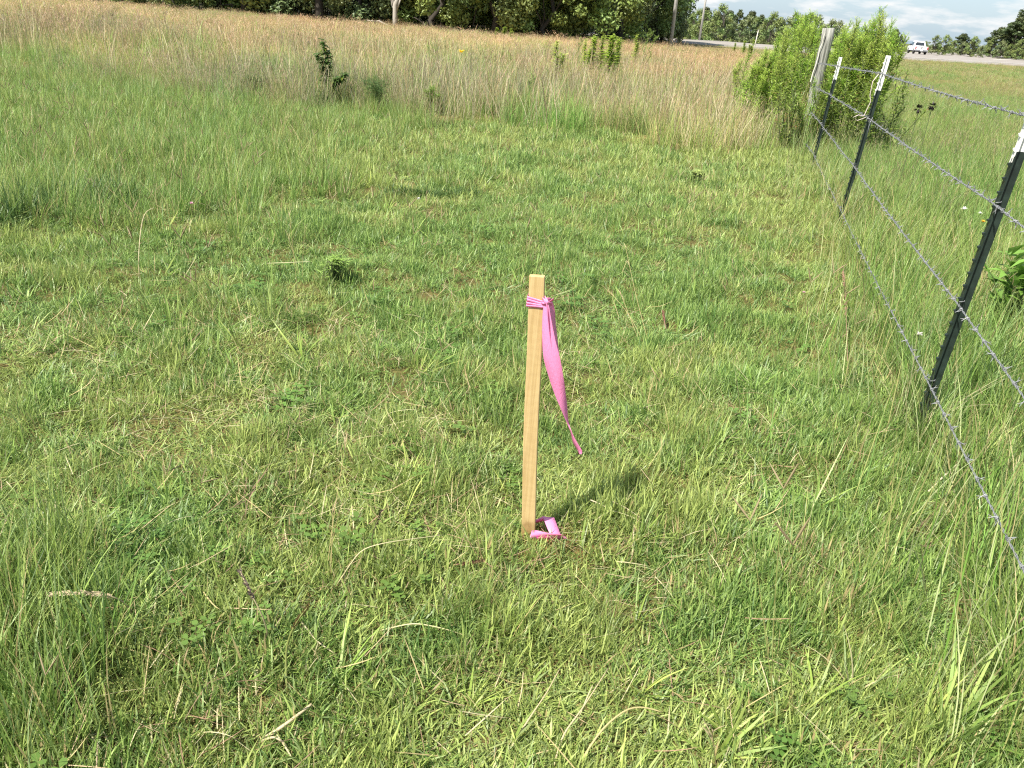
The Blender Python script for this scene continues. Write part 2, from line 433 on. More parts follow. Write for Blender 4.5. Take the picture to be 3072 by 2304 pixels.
def clover_fn(mb):
    for i in range(9):
        a = rng.random() * 6.28; rr = .05 * math.sqrt(rng.random()); h = rng.uniform(.02, .05)
        cx, cy = rr * math.cos(a), rr * math.sin(a); c = np.array([.13, .22, .045]) * rng.uniform(.8, 1.3)
        for k in range(3):
            b = a + k * 2.094; d = np.array([math.cos(b), math.sin(b), .15]); s_ = np.array([-math.sin(b), math.cos(b), 0]); l = rng.uniform(.011, .018)
            ce = np.array([cx, cy, h])
            V_ = [ce, ce + d * l * .6 - s_ * l * .45, ce + d * l * 1.1 - s_ * l * .3, ce + d * l * 1.1 + s_ * l * .3, ce + d * l * .6 + s_ * l * .45]
            mb.add(V_, [(0, 1, 2, 3, 4)], c)
        mb.tube([(cx, cy, -.01), (cx, cy, h)], .0008, 3, (.12, .16, .05), False)

def scatter(name, label, P, rot, scl, idx, tint, protos):
    me = bpy.data.meshes.new(name); n = len(P)
    me.vertices.add(n); me.vertices.foreach_set('co', np.asarray(P, np.float32).ravel())
    for nm, ty, data, key in (('rot', 'FLOAT_VECTOR', rot, 'vector'), ('scl', 'FLOAT_VECTOR', scl, 'vector'), ('idx', 'INT', idx, 'value')):
        at_ = me.attributes.new(nm, ty, 'POINT'); at_.data.foreach_set(key, np.asarray(data, np.int32 if ty == 'INT' else np.float32).ravel())
    t4 = np.ones((n, 4), np.float32); t4[:, :3] = tint
    at_ = me.attributes.new('tint', 'FLOAT_COLOR', 'POINT'); at_.data.foreach_set('color', t4.ravel())
    o = bpy.data.objects.new(name, me); sc.collection.objects.link(o)
    ng = bpy.data.node_groups.new(name + '_scatter', 'GeometryNodeTree')
    ng.interface.new_socket('Geometry', in_out='INPUT', socket_type='NodeSocketGeometry')
    ng.interface.new_socket('Geometry', in_out='OUTPUT', socket_type='NodeSocketGeometry')
    N, Lk = ng.nodes, ng.links
    gi = N.new('NodeGroupInput'); go = N.new('NodeGroupOutput')
    g2i = N.new('GeometryNodeGeometryToInstance'); iop = N.new('GeometryNodeInstanceOnPoints')
    for pr in reversed(protos):
        oi = N.new('GeometryNodeObjectInfo'); oi.inputs['Object'].default_value = pr; oi.inputs['As Instance'].default_value = False
        Lk.new(oi.outputs['Geometry'], g2i.inputs[0])
    Lk.new(gi.outputs[0], iop.inputs['Points']); Lk.new(g2i.outputs[0], iop.inputs['Instance'])
    iop.inputs['Pick Instance'].default_value = True
    def na(nm, ty):
        q = N.new('GeometryNodeInputNamedAttribute'); q.data_type = ty; q.inputs['Name'].default_value = nm
        return next(s for s in q.outputs if s.enabled and s.name == 'Attribute')
    Lk.new(na('idx', 'INT'), iop.inputs['Instance Index'])
    Lk.new(na('rot', 'FLOAT_VECTOR'), iop.inputs['Rotation']); Lk.new(na('scl', 'FLOAT_VECTOR'), iop.inputs['Scale'])
    Lk.new(iop.outputs[0], go.inputs[0])
    md = o.modifiers.new('scatter', 'NODES'); md.node_group = ng
    tag(o, label, None, None, 'stuff')
    return o

def polar_points(bands, az0=-50, az1=52):
    out = []
    for a_, b_, dens in bands:
        area = (b_ * b_ - a_ * a_) / 2 * R(az1 - az0); n = int(area * dens)
        r_ = np.sqrt(rng.uniform(a_ * a_, b_ * b_, n)); t_ = R(az0) + rng.random(n) * R(az1 - az0)
        out.append(np.stack([r_ * np.sin(t_), r_ * np.cos(t_)], 1))
    P = np.concatenate(out)
    z = np.zeros(len(P)); u, v, zc = project(np.stack([P[:, 0], P[:, 1], z], 1))
    keep = (zc > .2) & (u > -700) & (u < CW + 700) & (v < CH + 500)
    return P[keep]
def finish(P, s_lo, s_hi, tilt=.15, grow=None):
    n = len(P); z = gz(P[:, 0], P[:, 1])
    P3 = np.stack([P[:, 0], P[:, 1], z], 1)
    rot = np.stack([rng.normal(0, tilt, n), rng.normal(0, tilt, n), rng.random(n) * 6.283], 1)
    s = rng.uniform(s_lo, s_hi, n)
    if grow is not None: s = s * grow
    return P3, rot, np.repeat(s[:, None], 3, 1)
def patch_tint(P, s=1.0):
    """Patches of greener and of yellower growth."""
    x, y = P[:, 0], P[:, 1]
    a = fbm(x, y, .9 * s, 3.3); b = fbm(x, y, 3.4 * s, 11.1); c = fbm(x, y, .28 * s, 40.2, 2)
    d = fbm(x, y, .16 * s, 63.7, 2)
    g_ = ((a - .5) * 1.7 + (b - .5) * 1.3 + (c - .5) * 1.5 + (d - .5) * 1.2)          # >0 greener, <0 strawy
    g_ = np.where(g_ < 0, np.maximum(g_ * .55, -.22), np.minimum(g_, .35))
    t = np.ones((len(P), 3))
    t[:, 0] *= 1.0 - .34 * g_; t[:, 1] *= 1.0 - .07 * g_; t[:, 2] *= 1.0 - .16 * g_
    return t * (1 + (rng.random((len(P), 1)) - .5) * .25), g_

turfs = [proto('turf_tuft', turf_fn(k), M_turf) for k in (0, 0, 1, 0, 2, 1)]
talls = [proto('tall_tuft', tall_fn(k), M_turf) for k in (0, 0, 1, 2)]
broads = [proto('broad_tuft', broad_fn, M_turf) for k in range(3)]
culms = [proto('culm_tuft', stem_fn(k), M_dry) for k in (0, 0, 1, 1, 2, 2)]
meads = [proto('meadow_tuft', meadow_fn(k), M_dry) for k in (0, 0, 1, 1, 2, 2, 3, 3)]
clovs = [proto('clover_tuft', clover_fn, M_turf) for k in range(3)]

def straw_fn(mb):
    n = 5; a = rng.random(n) * 6.28
    base = np.stack([rng.normal(0, .05, n), rng.normal(0, .05, n), rng.uniform(.005, .05, n)], 1)
    blade_set(mb, base, a, rng.uniform(.04, .15, n), rng.uniform(.0016, .0034, n), rng.uniform(1.1, 1.6, n), rng.normal(.1, .25, n), pick([PALE, STRAW, (.44, .32, .20), (.30, .19, .12)], [.3, .3, .25, .15], n), 4, twist=.9, prof=4)
def coarse_fn(kind):
    def f(mb):
        n = 13; a = rng.random(n) * 6.28; rad = .035 * np.sqrt(rng.random(n))
        base = np.stack([rad * np.cos(a), rad * np.sin(a), np.full(n, -.006)], 1)
        c = pick([[G_mid, G_blue, G_dark], [G_yel, G_mid, G_blue]][kind], [.45, .35, .2], n)
        blade_set(mb, base, a + rng.normal(0, .5, n), rng.uniform(.04, .105, n), rng.uniform(.0042, .0070, n), np.abs(rng.normal(.7, .35, n)), rng.normal(.5, .5, n), c, 4, twist=.5, prof=2.2)
    return f
straws = [proto('straw_tuft', straw_fn, M_dry) for k in range(4)]
coarses = [proto('coarse_tuft', coarse_fn(k), M_turf) for k in (0, 0, 1, 1)]
P = polar_points([(.7, 2.4, 170), (2.4, 4, 100), (4, 7, 36), (7, 11, 14)])
P = P[rng.random(len(P)) < .25 + 1.2 * sstep(.42, .7, fbm(P[:, 0], P[:, 1], .55, 133., 2))]
P3, rot, scl = finish(P, .7, 1.3, .12)
scatter('fallen_straw', 'dead straw lying about in the turf', P3, rot, scl, rng.integers(0, 4, len(P)), np.ones((len(P), 3)) * rng.uniform(.8, 1.2, (len(P), 1)), straws)
P = polar_points([(.7, 2.4, 120), (2.4, 4, 85), (4, 7, 50), (7, 12, 26)])
P = P[(rng.random(len(P)) < .2 + 1.1 * sstep(.45, .65, fbm(P[:, 0], P[:, 1], .38, 151., 2))) & (meadow_amount(P[:, 0], P[:, 1]) < .4)]
tint, gv = patch_tint(P)
P3, rot, scl = finish(P, .7, 1.35, .15, 1 + .5 * sstep(4, 12, np.hypot(P[:, 0], P[:, 1])))
scatter('coarse_grass', 'coarser broad bladed tufts among the turf', P3, rot, scl, np.where(gv > 0, rng.integers(0, 2, len(P)), rng.integers(2, 4, len(P))), tint, coarses)
# mown turf
P = polar_points([(.7, 2.4, 1800), (2.4, 4, 1200), (4, 6, 620), (6, 9, 340), (9, 14.5, 180)])
md_ = meadow_amount(P[:, 0], P[:, 1]); rs_ = roadside(P[:, 0], P[:, 1])
bare = fbm(P[:, 0], P[:, 1], .45, 77., 2) < .27
soil_p = np.exp(-((P[:, 0] - .15) / .12) ** 2 - ((P[:, 1] - 2.06) / .09) ** 2)
P = P[(rng.random(len(P)) > md_ * .85) & ~(bare & (rng.random(len(P)) < .6)) & (rng.random(len(P)) > soil_p * .75)]
tint, gv = patch_tint(P)
rr_ = np.hypot(P[:, 0], P[:, 1])
P3, rot, scl = finish(P, .75, 1.3, .2, 1 + .9 * sstep(3, 12, rr_))
scl[:, 2] *= np.clip(-.05 + 2.0 * fbm(P[:, 0], P[:, 1], .22, 21., 2), .35, 1.9)
q = rng.random(len(P)); idx = np.where(gv > .12, np.where(q < .5, 4, 0), np.where(gv < -.12, np.where(q < .35, 2, 0), rng.choice([0, 1, 3, 5], len(P))))
scatter('turf_grass', 'short matted yellow green turf covering the near field', P3, rot, scl, idx, tint, turfs)

# taller green tufts: left side of the field, along the wire, here and there in the turf
P = polar_points([(.8, 2.4, 330), (2.4, 5, 200), (5, 9, 110), (9, 16, 60), (16, 28, 22)])
x, y = P[:, 0], P[:, 1]; u, v, zc = project(np.stack([x, y, np.zeros(len(x))], 1))
fx = fence_x(y)
wire = np.exp(-((x - fx) / .34) ** 2) * 1.0
beyond = sstep(.0, .3, x - fx) * .95
leftg = sstep(-1.2, -3.2, x + .4 * (fbm(x, y, 1.2, 5.) - .5) * 4) * sstep(3.2, 6, y) * .85
corner = np.exp(-((u - 60) / 230) ** 2 - ((v - 1950) / 330) ** 2) * 1.0
cornerr = np.exp(-((u - 2950) / 260) ** 2 - ((v - 2150) / 230) ** 2) * .5
spots = sstep(.56, .72, fbm(x, y, .38, 55., 2)) * .75 + .02
keep = np.clip(np.maximum.reduce([wire, beyond, leftg, corner, cornerr, spots]), 0, 1) * (1 - .7 * meadow_amount(x, y) * (x > -4))
stake_clear = np.hypot(x - .06, y - 2.0) > .22
P = P[(rng.random(len(P)) < keep) & stake_clear]
x, y = P[:, 0], P[:, 1]
tint, gv = patch_tint(P, 1.2)
tall_here = np.where(x > fence_x(y), 1.25, np.where((x < -1.5) & (y > 5), 1.1, .48)) * (1 - .12 * np.exp(-((x - fence_x(y) + .1) / .3) ** 2) * (y < 5))
u, v, zc = project(np.stack([x, y, np.zeros(len(x))], 1))
tall_here = np.where((u < 350) & (v > 1600), 1.0, tall_here)
P3, rot, scl = finish(P, .7, 1.2, .12, tall_here)
scatter('tall_grass', 'taller green grass standing along the wire and at the left of the field', P3, rot, scl, rng.choice([0, 1, 2, 3], len(P), p=[.35, .35, .2, .1]), tint, talls)

# broad-bladed clumps
P = polar_points([(.9, 3.5, 15), (3.5, 8, 7)])
x, y = P[:, 0], P[:, 1]; u, v, zc = project(np.stack([x, y, np.zeros(len(x))], 1))
keep = np.maximum(.3, np.exp(-((u - 2850) / 330) ** 2 - ((v - 2130) / 260) ** 2) * 1.4) + .6 * (np.abs(x - fence_x(y)) < .3)
P = P[(rng.random(len(P)) < keep) & (np.hypot(x - .06, y - 2.0) > .2)]
tint, gv = patch_tint(P); tint *= np.array([1.15, 1.12, 1.0])
P3, rot, scl = finish(P, .35, .75, .2)
scatter('broad_grass', 'broad bladed bright green grass clumps in the turf', P3, rot, scl, rng.integers(0, 3, len(P)), tint, broads)

# clover and thin culms
P = polar_points([(.8, 3.0, 18), (3.0, 6, 10)])
P = P[(fbm(P[:, 0], P[:, 1], .4, 91., 2) > .52)]
tint, gv = patch_tint(P)
P3, rot, scl = finish(P, .8, 1.3, .1)
scatter('clover', 'low clover leaves mixed into the turf', P3, rot, scl, rng.integers(0, 3, len(P)), tint, clovs)

P = polar_points([(1.0, 4, 6), (4, 9, 7), (9, 15, 7)])
x, y = P[:, 0], P[:, 1]
keep = .35 + .65 * sstep(.1, .6, x - fence_x(y)) + .5 * sstep(-1, -2.5, x) * (y > 3)
P = P[(rng.random(len(P)) < keep) & (np.hypot(x - .06, y - 2.0) > .25)]
x, y = P[:, 0], P[:, 1]
P3, rot, scl = finish(P, .6, 1.15, .25)
idx = np.where(x > fence_x(y), rng.choice([2, 3, 4, 5, 5, 4], len(P)), rng.choice([0, 1, 2, 3, 4], len(P), p=[.3, .3, .1, .1, .2]))
scatter('seeding_grass', 'thin seeding grass stems rising above the turf', P3, rot, scl, idx, np.ones((len(P), 3)) * rng.uniform(.8, 1.15, (len(P), 1)), culms)

# the dry meadow
P = polar_points([(10, 14, 42), (14, 19, 34), (19, 28, 20), (28, 40, 10), (40, 58, 6)], -48, 30)
x, y = P[:, 0], P[:, 1]; rr_ = np.hypot(x, y)
ma = meadow_amount(x, y)
P = P[(rng.random(len(P)) < ma)]
x, y = P[:, 0], P[:, 1]; rr_ = np.hypot(x, y)
left = sstep(-.22, -.5, x / y)                          # greener and greyer towards the left
nn = fbm(x, y, 5.0, 61.); n2_ = fbm(x, y, 1.6, 14., 2)
rust = sstep(14, 22, y) * (1 - .6 * left) * sstep(.3, .55, nn)
edge = 1 - sstep(11, 17, y)
q = rng.random(len(P))
idx = np.where(q < .55 * rust, 2, np.where(q < .55 * rust + .38 * (1 - rust) * (1 - left), 0, np.where(q < .58 + .25 * left * (n2_ > .45), 6, 4)))
idx = np.where((n2_ > .57) & (rng.random(len(P)) < .7 * (1 - .6 * sstep(22, 36, y))), 4, idx) + rng.integers(0, 2, len(P))
P3, rot, scl = finish(P, .70, 1.15, .10, (1 - .18 * sstep(14, 30, y)) * (1 - .35 * left * (y < 18)) * (.72 + .56 * fbm(x, y, 1.1, 71., 2)) * np.where(rng.random(len(P)) < .07, 1.35, 1.0))
scl[:, :2] *= (1 + 1.3 * sstep(14, 45, rr_))[:, None]
scl[:, 2] *= 1 - .25 * sstep(20, 50, y)
tint = np.ones((len(P), 3)) * rng.uniform(.8, 1.15, (len(P), 1))
tint *= 1 + (fbm(x, y, 3., 7.7)[:, None] - .5) * .7 * np.array([1.1, .9, .7]) + (fbm(x, y, .8, 17.7, 2)[:, None] - .5) * .6 * np.array([1.0, .85, .8])
tint *= 1 - sstep(16, 26, y)[:, None] * np.array([.0, .055, .02])
green_ = sstep(.54, .68, fbm(x, y, 1.9, 83., 2)) * (1 - .6 * sstep(20, 34, y)); tint *= 1 - green_[:, None] * np.array([.30, .03, .25])
scatter('meadow_grass', 'tall dry straw and rust coloured meadow grass', P3, rot, scl, idx, tint, meads)

def stalk_fn(mb):
    n = 7; a = rng.random(n) * 6.28
    base = np.stack([rng.normal(0, .09, n), rng.normal(0, .09, n), np.full(n, -.02)], 1)
    c = pick([(.60, .52, .34), STRAW, (.34, .24, .15), G_mid, G_blue], [.38, .2, .12, .18, .12], n)
    blade_set(mb, base, a, rng.uniform(.55, 1.0, n), rng.uniform(.006, .010, n), np.abs(rng.normal(.12, .12, n)), np.abs(rng.normal(.15, .25, n)), c, 5, twist=2.0, prof=5)
stalks = [proto('stalk_tuft', stalk_fn, M_dry) for k in range(5)]
P = polar_points([(10.5, 14, 13), (14, 20, 9), (20, 30, 4)], -35, 22)
P = P[(rng.random(len(P)) < meadow_amount(P[:, 0], P[:, 1]) * sstep(.32, .62, fbm(P[:, 0], P[:, 1], 1.0, 191., 2)) * (1 - .6 * sstep(-.22, -.45, P[:, 0] / P[:, 1])))]
P3, rot, scl = finish(P, .75, 1.1, .1)
scatter('meadow_stalks', 'long pale stalks standing above the dry meadow', P3, rot, scl, rng.integers(0, 5, len(P)), np.ones((len(P), 3)) * rng.uniform(.8, 1.15, (len(P), 1)), stalks)

yy = np.concatenate([rng.uniform(1.2, 12.4, 130), rng.uniform(1.2, 4.5, 40)]); P = np.stack([fence_x(yy) + rng.normal(.02, .22, len(yy)), yy], 1)
P3, rot, scl = finish(P, .35, .62, .12)
scatter('fence_weeds', 'long seeding stalks crowding the foot of the wire fence', P3, rot, scl * np.array([.8, .8, 1.0]), rng.integers(0, 5, len(P)), np.array([.75, .95, .7]) * rng.uniform(.8, 1.1, (len(P), 1)), stalks)

# roadside grass beyond the wire
P = polar_points([(8, 14, 26), (14, 22, 18), (22, 40, 9), (40, 75, 4.0), (75, 112, 1.2)], 8, 52)
x, y = P[:, 0], P[:, 1]; rr_ = np.hypot(x, y)
nearr = np.interp(np.arctan2(x, y), [math.atan2(q[0], q[1]) for q in NP], [math.hypot(q[0], q[1]) for q in NP])
keep = (x > fence_x(y) + .3 + .12 * np.clip(y - 14, 0, 30)) & (rr_ < nearr - 1.0)
P = P[keep]; x, y = P[:, 0], P[:, 1]; rr_ = np.hypot(x, y)
nn = fbm(x, y, 2.5, 23.)
idx = np.where(rng.random(len(P)) < sstep(.35, .75, nn) * (.35 + .45 * sstep(16, 40, rr_)), 6, 4) + rng.integers(0, 2, len(P))
P3, rot, scl = finish(P, .6, .95, .1, (1 - .45 * sstep(12, 40, rr_)))
scl[:, :2] *= (1 + 2.2 * sstep(14, 70, rr_))[:, None]
tint = np.ones((len(P), 3)) * rng.uniform(.85, 1.15, (len(P), 1)) * (1 + (nn[:, None] - .5) * np.array([.6, .2, .1]))
tint *= (np.array([.56, .76, .62]) + sstep(14, 45, rr_)[:, None] * np.array([.14, .02, .12]))
scatter('roadside_grass', 'unmown green and tan grass between the wire and the road', P3, rot, scl, idx, tint, meads)

# ------------------------------------------------------------------ trees
def leaf_cloud(mb, centres, radii, per, size, base_col, var=.35, flat=.75):
    V = []; C_ = []; F_ = []; n0 = 0
    for (c, rad) in zip(centres, radii):
        n = int(per * (rad ** 2) / .5 + 8)
        d = rng.normal(size=(n, 3)); d /= np.linalg.norm(d, axis=1)[:, None]
        rr = rad * rng.random(n) ** .45
        p_ = c + d * rr[:, None] * np.array([1, 1, flat])
        nrm = d * .7 + rng.normal(size=(n, 3)) * .6 + np.array([0, 0, .5]); nrm /= np.linalg.norm(nrm, axis=1)[:, None]
        a = np.cross(nrm, rng.normal(size=(n, 3))); a /= np.linalg.norm(a, axis=1)[:, None]; b = np.cross(nrm, a)
        s_ = size * rng.uniform(.6, 1.3, n)[:, None]
        q = np.stack([p_ - a * s_, p_ - b * s_ * .55, p_ + a * s_, p_ + b * s_ * .55], 1).reshape(-1, 3)
        cc = np.array(base_col) * (1 + var * (rng.random((n, 1)) - .5)) * (1 + .3 * (rng.random() - .5)) * np.array([1 + .25 * (rng.random() - .5), 1, 1])
        V.append(q); C_.append(np.repeat(cc, 4, 0))
        i = (np.arange(n) * 4 + n0)[:, None]; F_.append(i + np.array([[0, 1, 2, 3]])); n0 += 4 * n
    mb.add(np.concatenate(V), np.concatenate(F_).tolist(), np.concatenate(C_))
def limb_path(p0, p1, n=7, wob=.12):
    t = np.linspace(0, 1, n)[:, None]; p0 = np.array(p0, float); p1 = np.array(p1, float)
    P_ = p0 + (p1 - p0) * t; P_ += rng.normal(size=(n, 3)) * wob * np.linalg.norm(p1 - p0) * .12 * np.sin(t * PI); P_[:, 2] += np.sin(t[:, 0] * PI) * wob * .6
    return P_
M_bark = leafy('bark', False, .9, 0.0, .1)
def tree_proto(h, cw, cb, nb, per, leaf, col_, trunk_r, bark=(.062, .054, .045), low=True, flat=.75):
    """h height, cw crown half-width, cb height of the crown's foot."""
    root = empty('broadleaf_tree')
    tr = MB(); top = np.array([rng.normal(0, .3), rng.normal(0, .3), h * .85])
    P_ = limb_path((0, 0, -.3), top, 9, .5); tr.tube(P_, np.linspace(trunk_r, trunk_r * .2, 9) * np.r_[1.35, np.ones(8)], 8, bark)
    cen = []; rad = []
    for k in range(nb):
        t = (k + .5) / nb; z = cb + (h - cb) * (t ** .9)
        prof = math.sin(min(1, (t * .85 + .2)) * PI) ** .6
        a = k * 2.4 + rng.random(); r_ = cw * prof * rng.uniform(.45, 1.0)
        e = np.array([r_ * math.cos(a), r_ * math.sin(a), z])
        cen.append(e); rad.append(cw * rng.uniform(.20, .36))
    cr_ = MB(); leaf_cloud(cr_, cen, rad, per, leaf, col_, flat=flat)
    cr_.build('crown', M_crown, root)
    for k in range(0, nb, max(1, nb // 16)):
        e = cen[k]; z0 = max(.9, e[2] * .62); i = min(8, int(z0 / (h * .85) * 8)); s0 = P_[i]
        tr.tube(limb_path(s0, e, 6, .5), np.linspace(trunk_r * .34, .012, 6), 5, bark, False)
    tr.build('trunk', M_bark, root, smooth=True)
    return root
OAK = (.19, .25, .075); OAK_Y = (.215, .275, .07); OAK_D = (.17, .215, .085)
tA = [tree_proto(11.5, 3.3, 1.0, 64, 200, .12, OAK, .22), tree_proto(10.5, 3.0, .7, 64, 200, .12, OAK_Y, .19), tree_proto(12.5, 3.0, 2.1, 56, 190, .13, OAK_D, .24), tree_proto(11, 2.9, .5, 60, 200, .12, OAK_D, .18)]
tU = [tree_proto(2.6, 1.1, .15, 22, 420, .075, OAK_D, .05), tree_proto(3.2, 1.3, .2, 24, 380, .08, OAK, .06)]
tF = [tree_proto(10.5, 3.2, .8, 46, 80, .26, (.075, .098, .034), .22, flat=.8), tree_proto(9.5, 2.6, .4, 44, 80, .26, (.066, .088, .034), .2, flat=.9), tree_proto(10, 2.2, .5, 40, 90, .25, (.088, .112, .036), .2, flat=.9)]
used = set()
def place(pr, loc, rz, s, label, cat, group=None, name=None):
    if pr.name in used: o = copy_tree(pr)
    else: o = pr; used.add(pr.name)
    o.location = loc; o.rotation_euler = (0, 0, rz); o.scale = (s, s, s) if not hasattr(s, '__len__') else s
    if 'group' in o.keys(): del o['group']
    tag(o, label, cat, group)
    if name: o.name = name
    return o
def kind_name(prs, nm):
    for p_ in prs:
        p_.name = nm
kind_name(tA, 'oak_tree'); kind_name(tU, 'understory_shrub'); kind_name(tF, 'roadside_tree')

# front row of the wood (photo column, range)
front = [(380, 66, 0), (500, 62, 3), (620, 60, 1), (735, 58, 0), (850, 58, 3), (960, 56, 2), (1075, 57, 3), (1210, 58, 2), (1305, 55, 1), (1390, 57, 0), (1480, 55, 0), (1565, 56, 2),
         (1640, 56, 1), (1715, 60, 0), (1790, 58, 1), (1850, 66, 2), (1925, 72, 0), (1985, 78, 3)]
flab = ['oak at the far left end of the wood where the field meets the frame', 'dense low-skirted oak second from the left end of the wood', 'yellow green oak in the left part of the wood, above tan grass', 'broad oak of the wood left of the small sapling',
        'dark full-skirted oak directly above the small leafy sapling', 'dark high-trunked oak right of the sapling, left of the bleached dead trunk', 'dense oak just left of the bleached dead trunk', 'dark oak standing right behind the bleached dead trunk',
        'lit yellow green oak just right of the bleached dead trunk', 'broad green oak midway along the wood', 'green oak above the patch of weeds in the tan meadow', 'dark bare-trunked oak above the stake in the middle of the wood edge',
        'yellow green oak with low lit branches left of the parked cars', 'oak behind the tallest lone weed in the meadow', 'bright leafy oak with low boughs over the bright weed cluster', 'dark high-crowned oak left of the parked cars',
        'oak with open trunk above the half-hidden white cars', 'last oak of the wood, beside the nearer utility pole']
for (px_, rg, k), lb in zip(front, flab):
    place(tA[k], at_r(px_, rg), rng.random() * 6.28, rng.uniform(.9, 1.12), lb, 'tree', 'oaks along the edge of the wood')
for i in range(17):
    px_ = 330 + i * 100; rg = 64 + rng.random() * 8 + max(0, px_ - 1700) * .05
    place(tA[int(rng.integers(4))], at_r(px_, rg), rng.random() * 6.28, rng.uniform(.95, 1.2), 'shaded oak standing behind the front trees of the wood', 'tree', 'shaded oaks of the second row')
for i in range(12):
    px_ = 360 + i * 140; rg = 80 + rng.random() * 14 + max(0, px_ - 1600) * .06
    place(tA[int(rng.integers(4))], at_r(px_, rg), rng.random() * 6.28, rng.uniform(1.0, 1.3), 'oak deep in the wood, dark between the trunks', 'tree', 'oaks deep in the wood')
for i in range(40):
    px_ = 340 + i * 43 + rng.normal(0, 10); rg = 57 + rng.random() * 5 + max(0, px_ - 1700) * .06
    place(tU[int(rng.integers(2))], at_r(px_, rg), rng.random() * 6.28, rng.uniform(.6, 1.15), 'low dark shrub under the oaks at the wood edge', 'shrub', 'undergrowth shrubs of the wood')
# bleached dead trunk
b0 = at_r(1186, 55); dt = MB(); W_ = (.34, .31, .27)
dt.tube(limb_path((0, 0, -.2), (.25, 0, 4.6), 8, .2), np.linspace(.17, .07, 8), 8, W_)
for e, s0, r_ in (((-1.1, .1, 3.3), (.03, 0, .7), .07), ((.7, -.1, 3.6), (.06, 0, 1.0), .06), ((-.5, 0, 1.9), (0, 0, .5), .05), ((.45, .1, 2.3), (.05, 0, .9), .045)):
    dt.tube(limb_path(s0, e, 6, .6), np.linspace(r_, .015, 6), 6, W_)
dl = empty('dead_tree', b0, 0, 'bleached dead forked trunk at the edge of the wood', 'dead tree')
dt.build('trunk', M_bark, dl, True)
lg = MB(); lg.tube(limb_path((-1.9, -.2, .35), (-.3, -.1, .1), 6, .2), np.linspace(.03, .07, 6), 6, W_); lg.build('fallen_limb', M_bark, dl, True)

# far trees beyond the road
mid = [(2040, 196, 60, 0), (2068, 190, 30, 2), (2105, 205, 18, 0), (2140, 195, 30, 1), (2175, 200, 28, 0), (2205, 215, 22, 2), (2240, 190, 30, 0), (2270, 200, 40, 1), (2300, 195, 45, 2), (2335, 200, 55, 1), (2375, 205, 60, 0), (2415, 200, 72, 2), (2460, 205, 80, 1), (2500, 210, 88, 1)]
mlab = ['tree at the left end of the distant grove, beside the nearer utility pole', 'pale green tree between the two utility poles', 'rounded tallest tree of the grove between the utility poles', 'tree right behind the thinner utility pole', 'broad tree just right of the thinner utility pole',
        'tall pale tree in the middle of the distant grove', 'high pointed tree of the distant grove', 'narrow tree with a stepped top in the distant grove', 'tree of the distant grove above the thin pale marker pole', 'tree of the distant grove meeting the left weed thicket',
        'distant tree behind the left edge of the weed thicket', 'distant tree hidden behind the left weed thicket', 'distant tree behind the wooden post', 'distant tree behind the gap right of the wooden post']
FH = [11.3, 10.2, 10.8]
for (px_, rg, tp, k), lb in zip(mid, mlab):
    b = at_r(px_, rg); hh = height(b, px_, tp); s = hh / FH[k]
    place(tF[k], b, rng.random() * 6.28, (s * 1.15, s * 1.15, s), lb, 'tree', 'distant grove beyond the road')
right = [(2600, 235, 88, 2, 1.), (2672, 225, 84, 0, .95), (2692, 232, 100, 1, .8), (2805, 262, 131, 1, 1.9), (2835, 265, 132, 0, 1.8), (2876, 258, 98, 0, 1.5), (2906, 262, 114, 1, 1.4), (2940, 268, 138, 2, 1.3), (2985, 262, 78, 0, 1.7), (3036, 255, 46, 0, 1.6), (3066, 268, 6, 0, 1.6), (3130, 250, 25, 0, .9), (3220, 255, 30, 1, .9)]
rlab = ['distant tree behind the right weed thicket', 'rounded dark tree rising left of the white pickup', 'lower tree touching the left of the white pickup', 'low bushy tree just right of the white pickup', 'small tree between the pickup and the taller pale tree', 'pale open tree standing alone right of the pickup',
        'low tree against the right of the pale open tree', 'small tree in the gap before the big right-hand trees', 'left shoulder tree of the big dark clump at the right edge', 'large spreading tree in the clump at the right edge', 'tallest tree at the right edge of the sky', 'big tree just outside the right edge', 'farthest right tree beyond the frame edge']
for (px_, rg, tp, k, wd), lb in zip(right, rlab):
    b = at_r(px_, rg); s = height(b, px_, tp) / FH[k]
    place(tF[k], b, rng.random() * 6.28, (s * 1.1 * wd, s * 1.1 * wd, s), lb, 'tree', 'trees beyond the road on the right')
for i in range(22):
    px_ = 2040 + i * 22; rg = 150 + rng.random() * 30
    place(tU[int(rng.integers(2))], at_r(px_, rg), rng.random() * 6.28, rng.uniform(1.3, 2.1), 'dark shrub at the foot of the distant grove', 'shrub', 'shrubs below the distant grove')
for i in range(16):
    px_ = 2770 + i * 28; rg = 240 + rng.random() * 15
    place(tU[int(rng.integers(2))], at_r(px_, rg), rng.random() * 6.28, rng.uniform(1.0, 1.7), 'low shrub along the far side of the highway', 'shrub', 'shrubs along the far side of the highway')

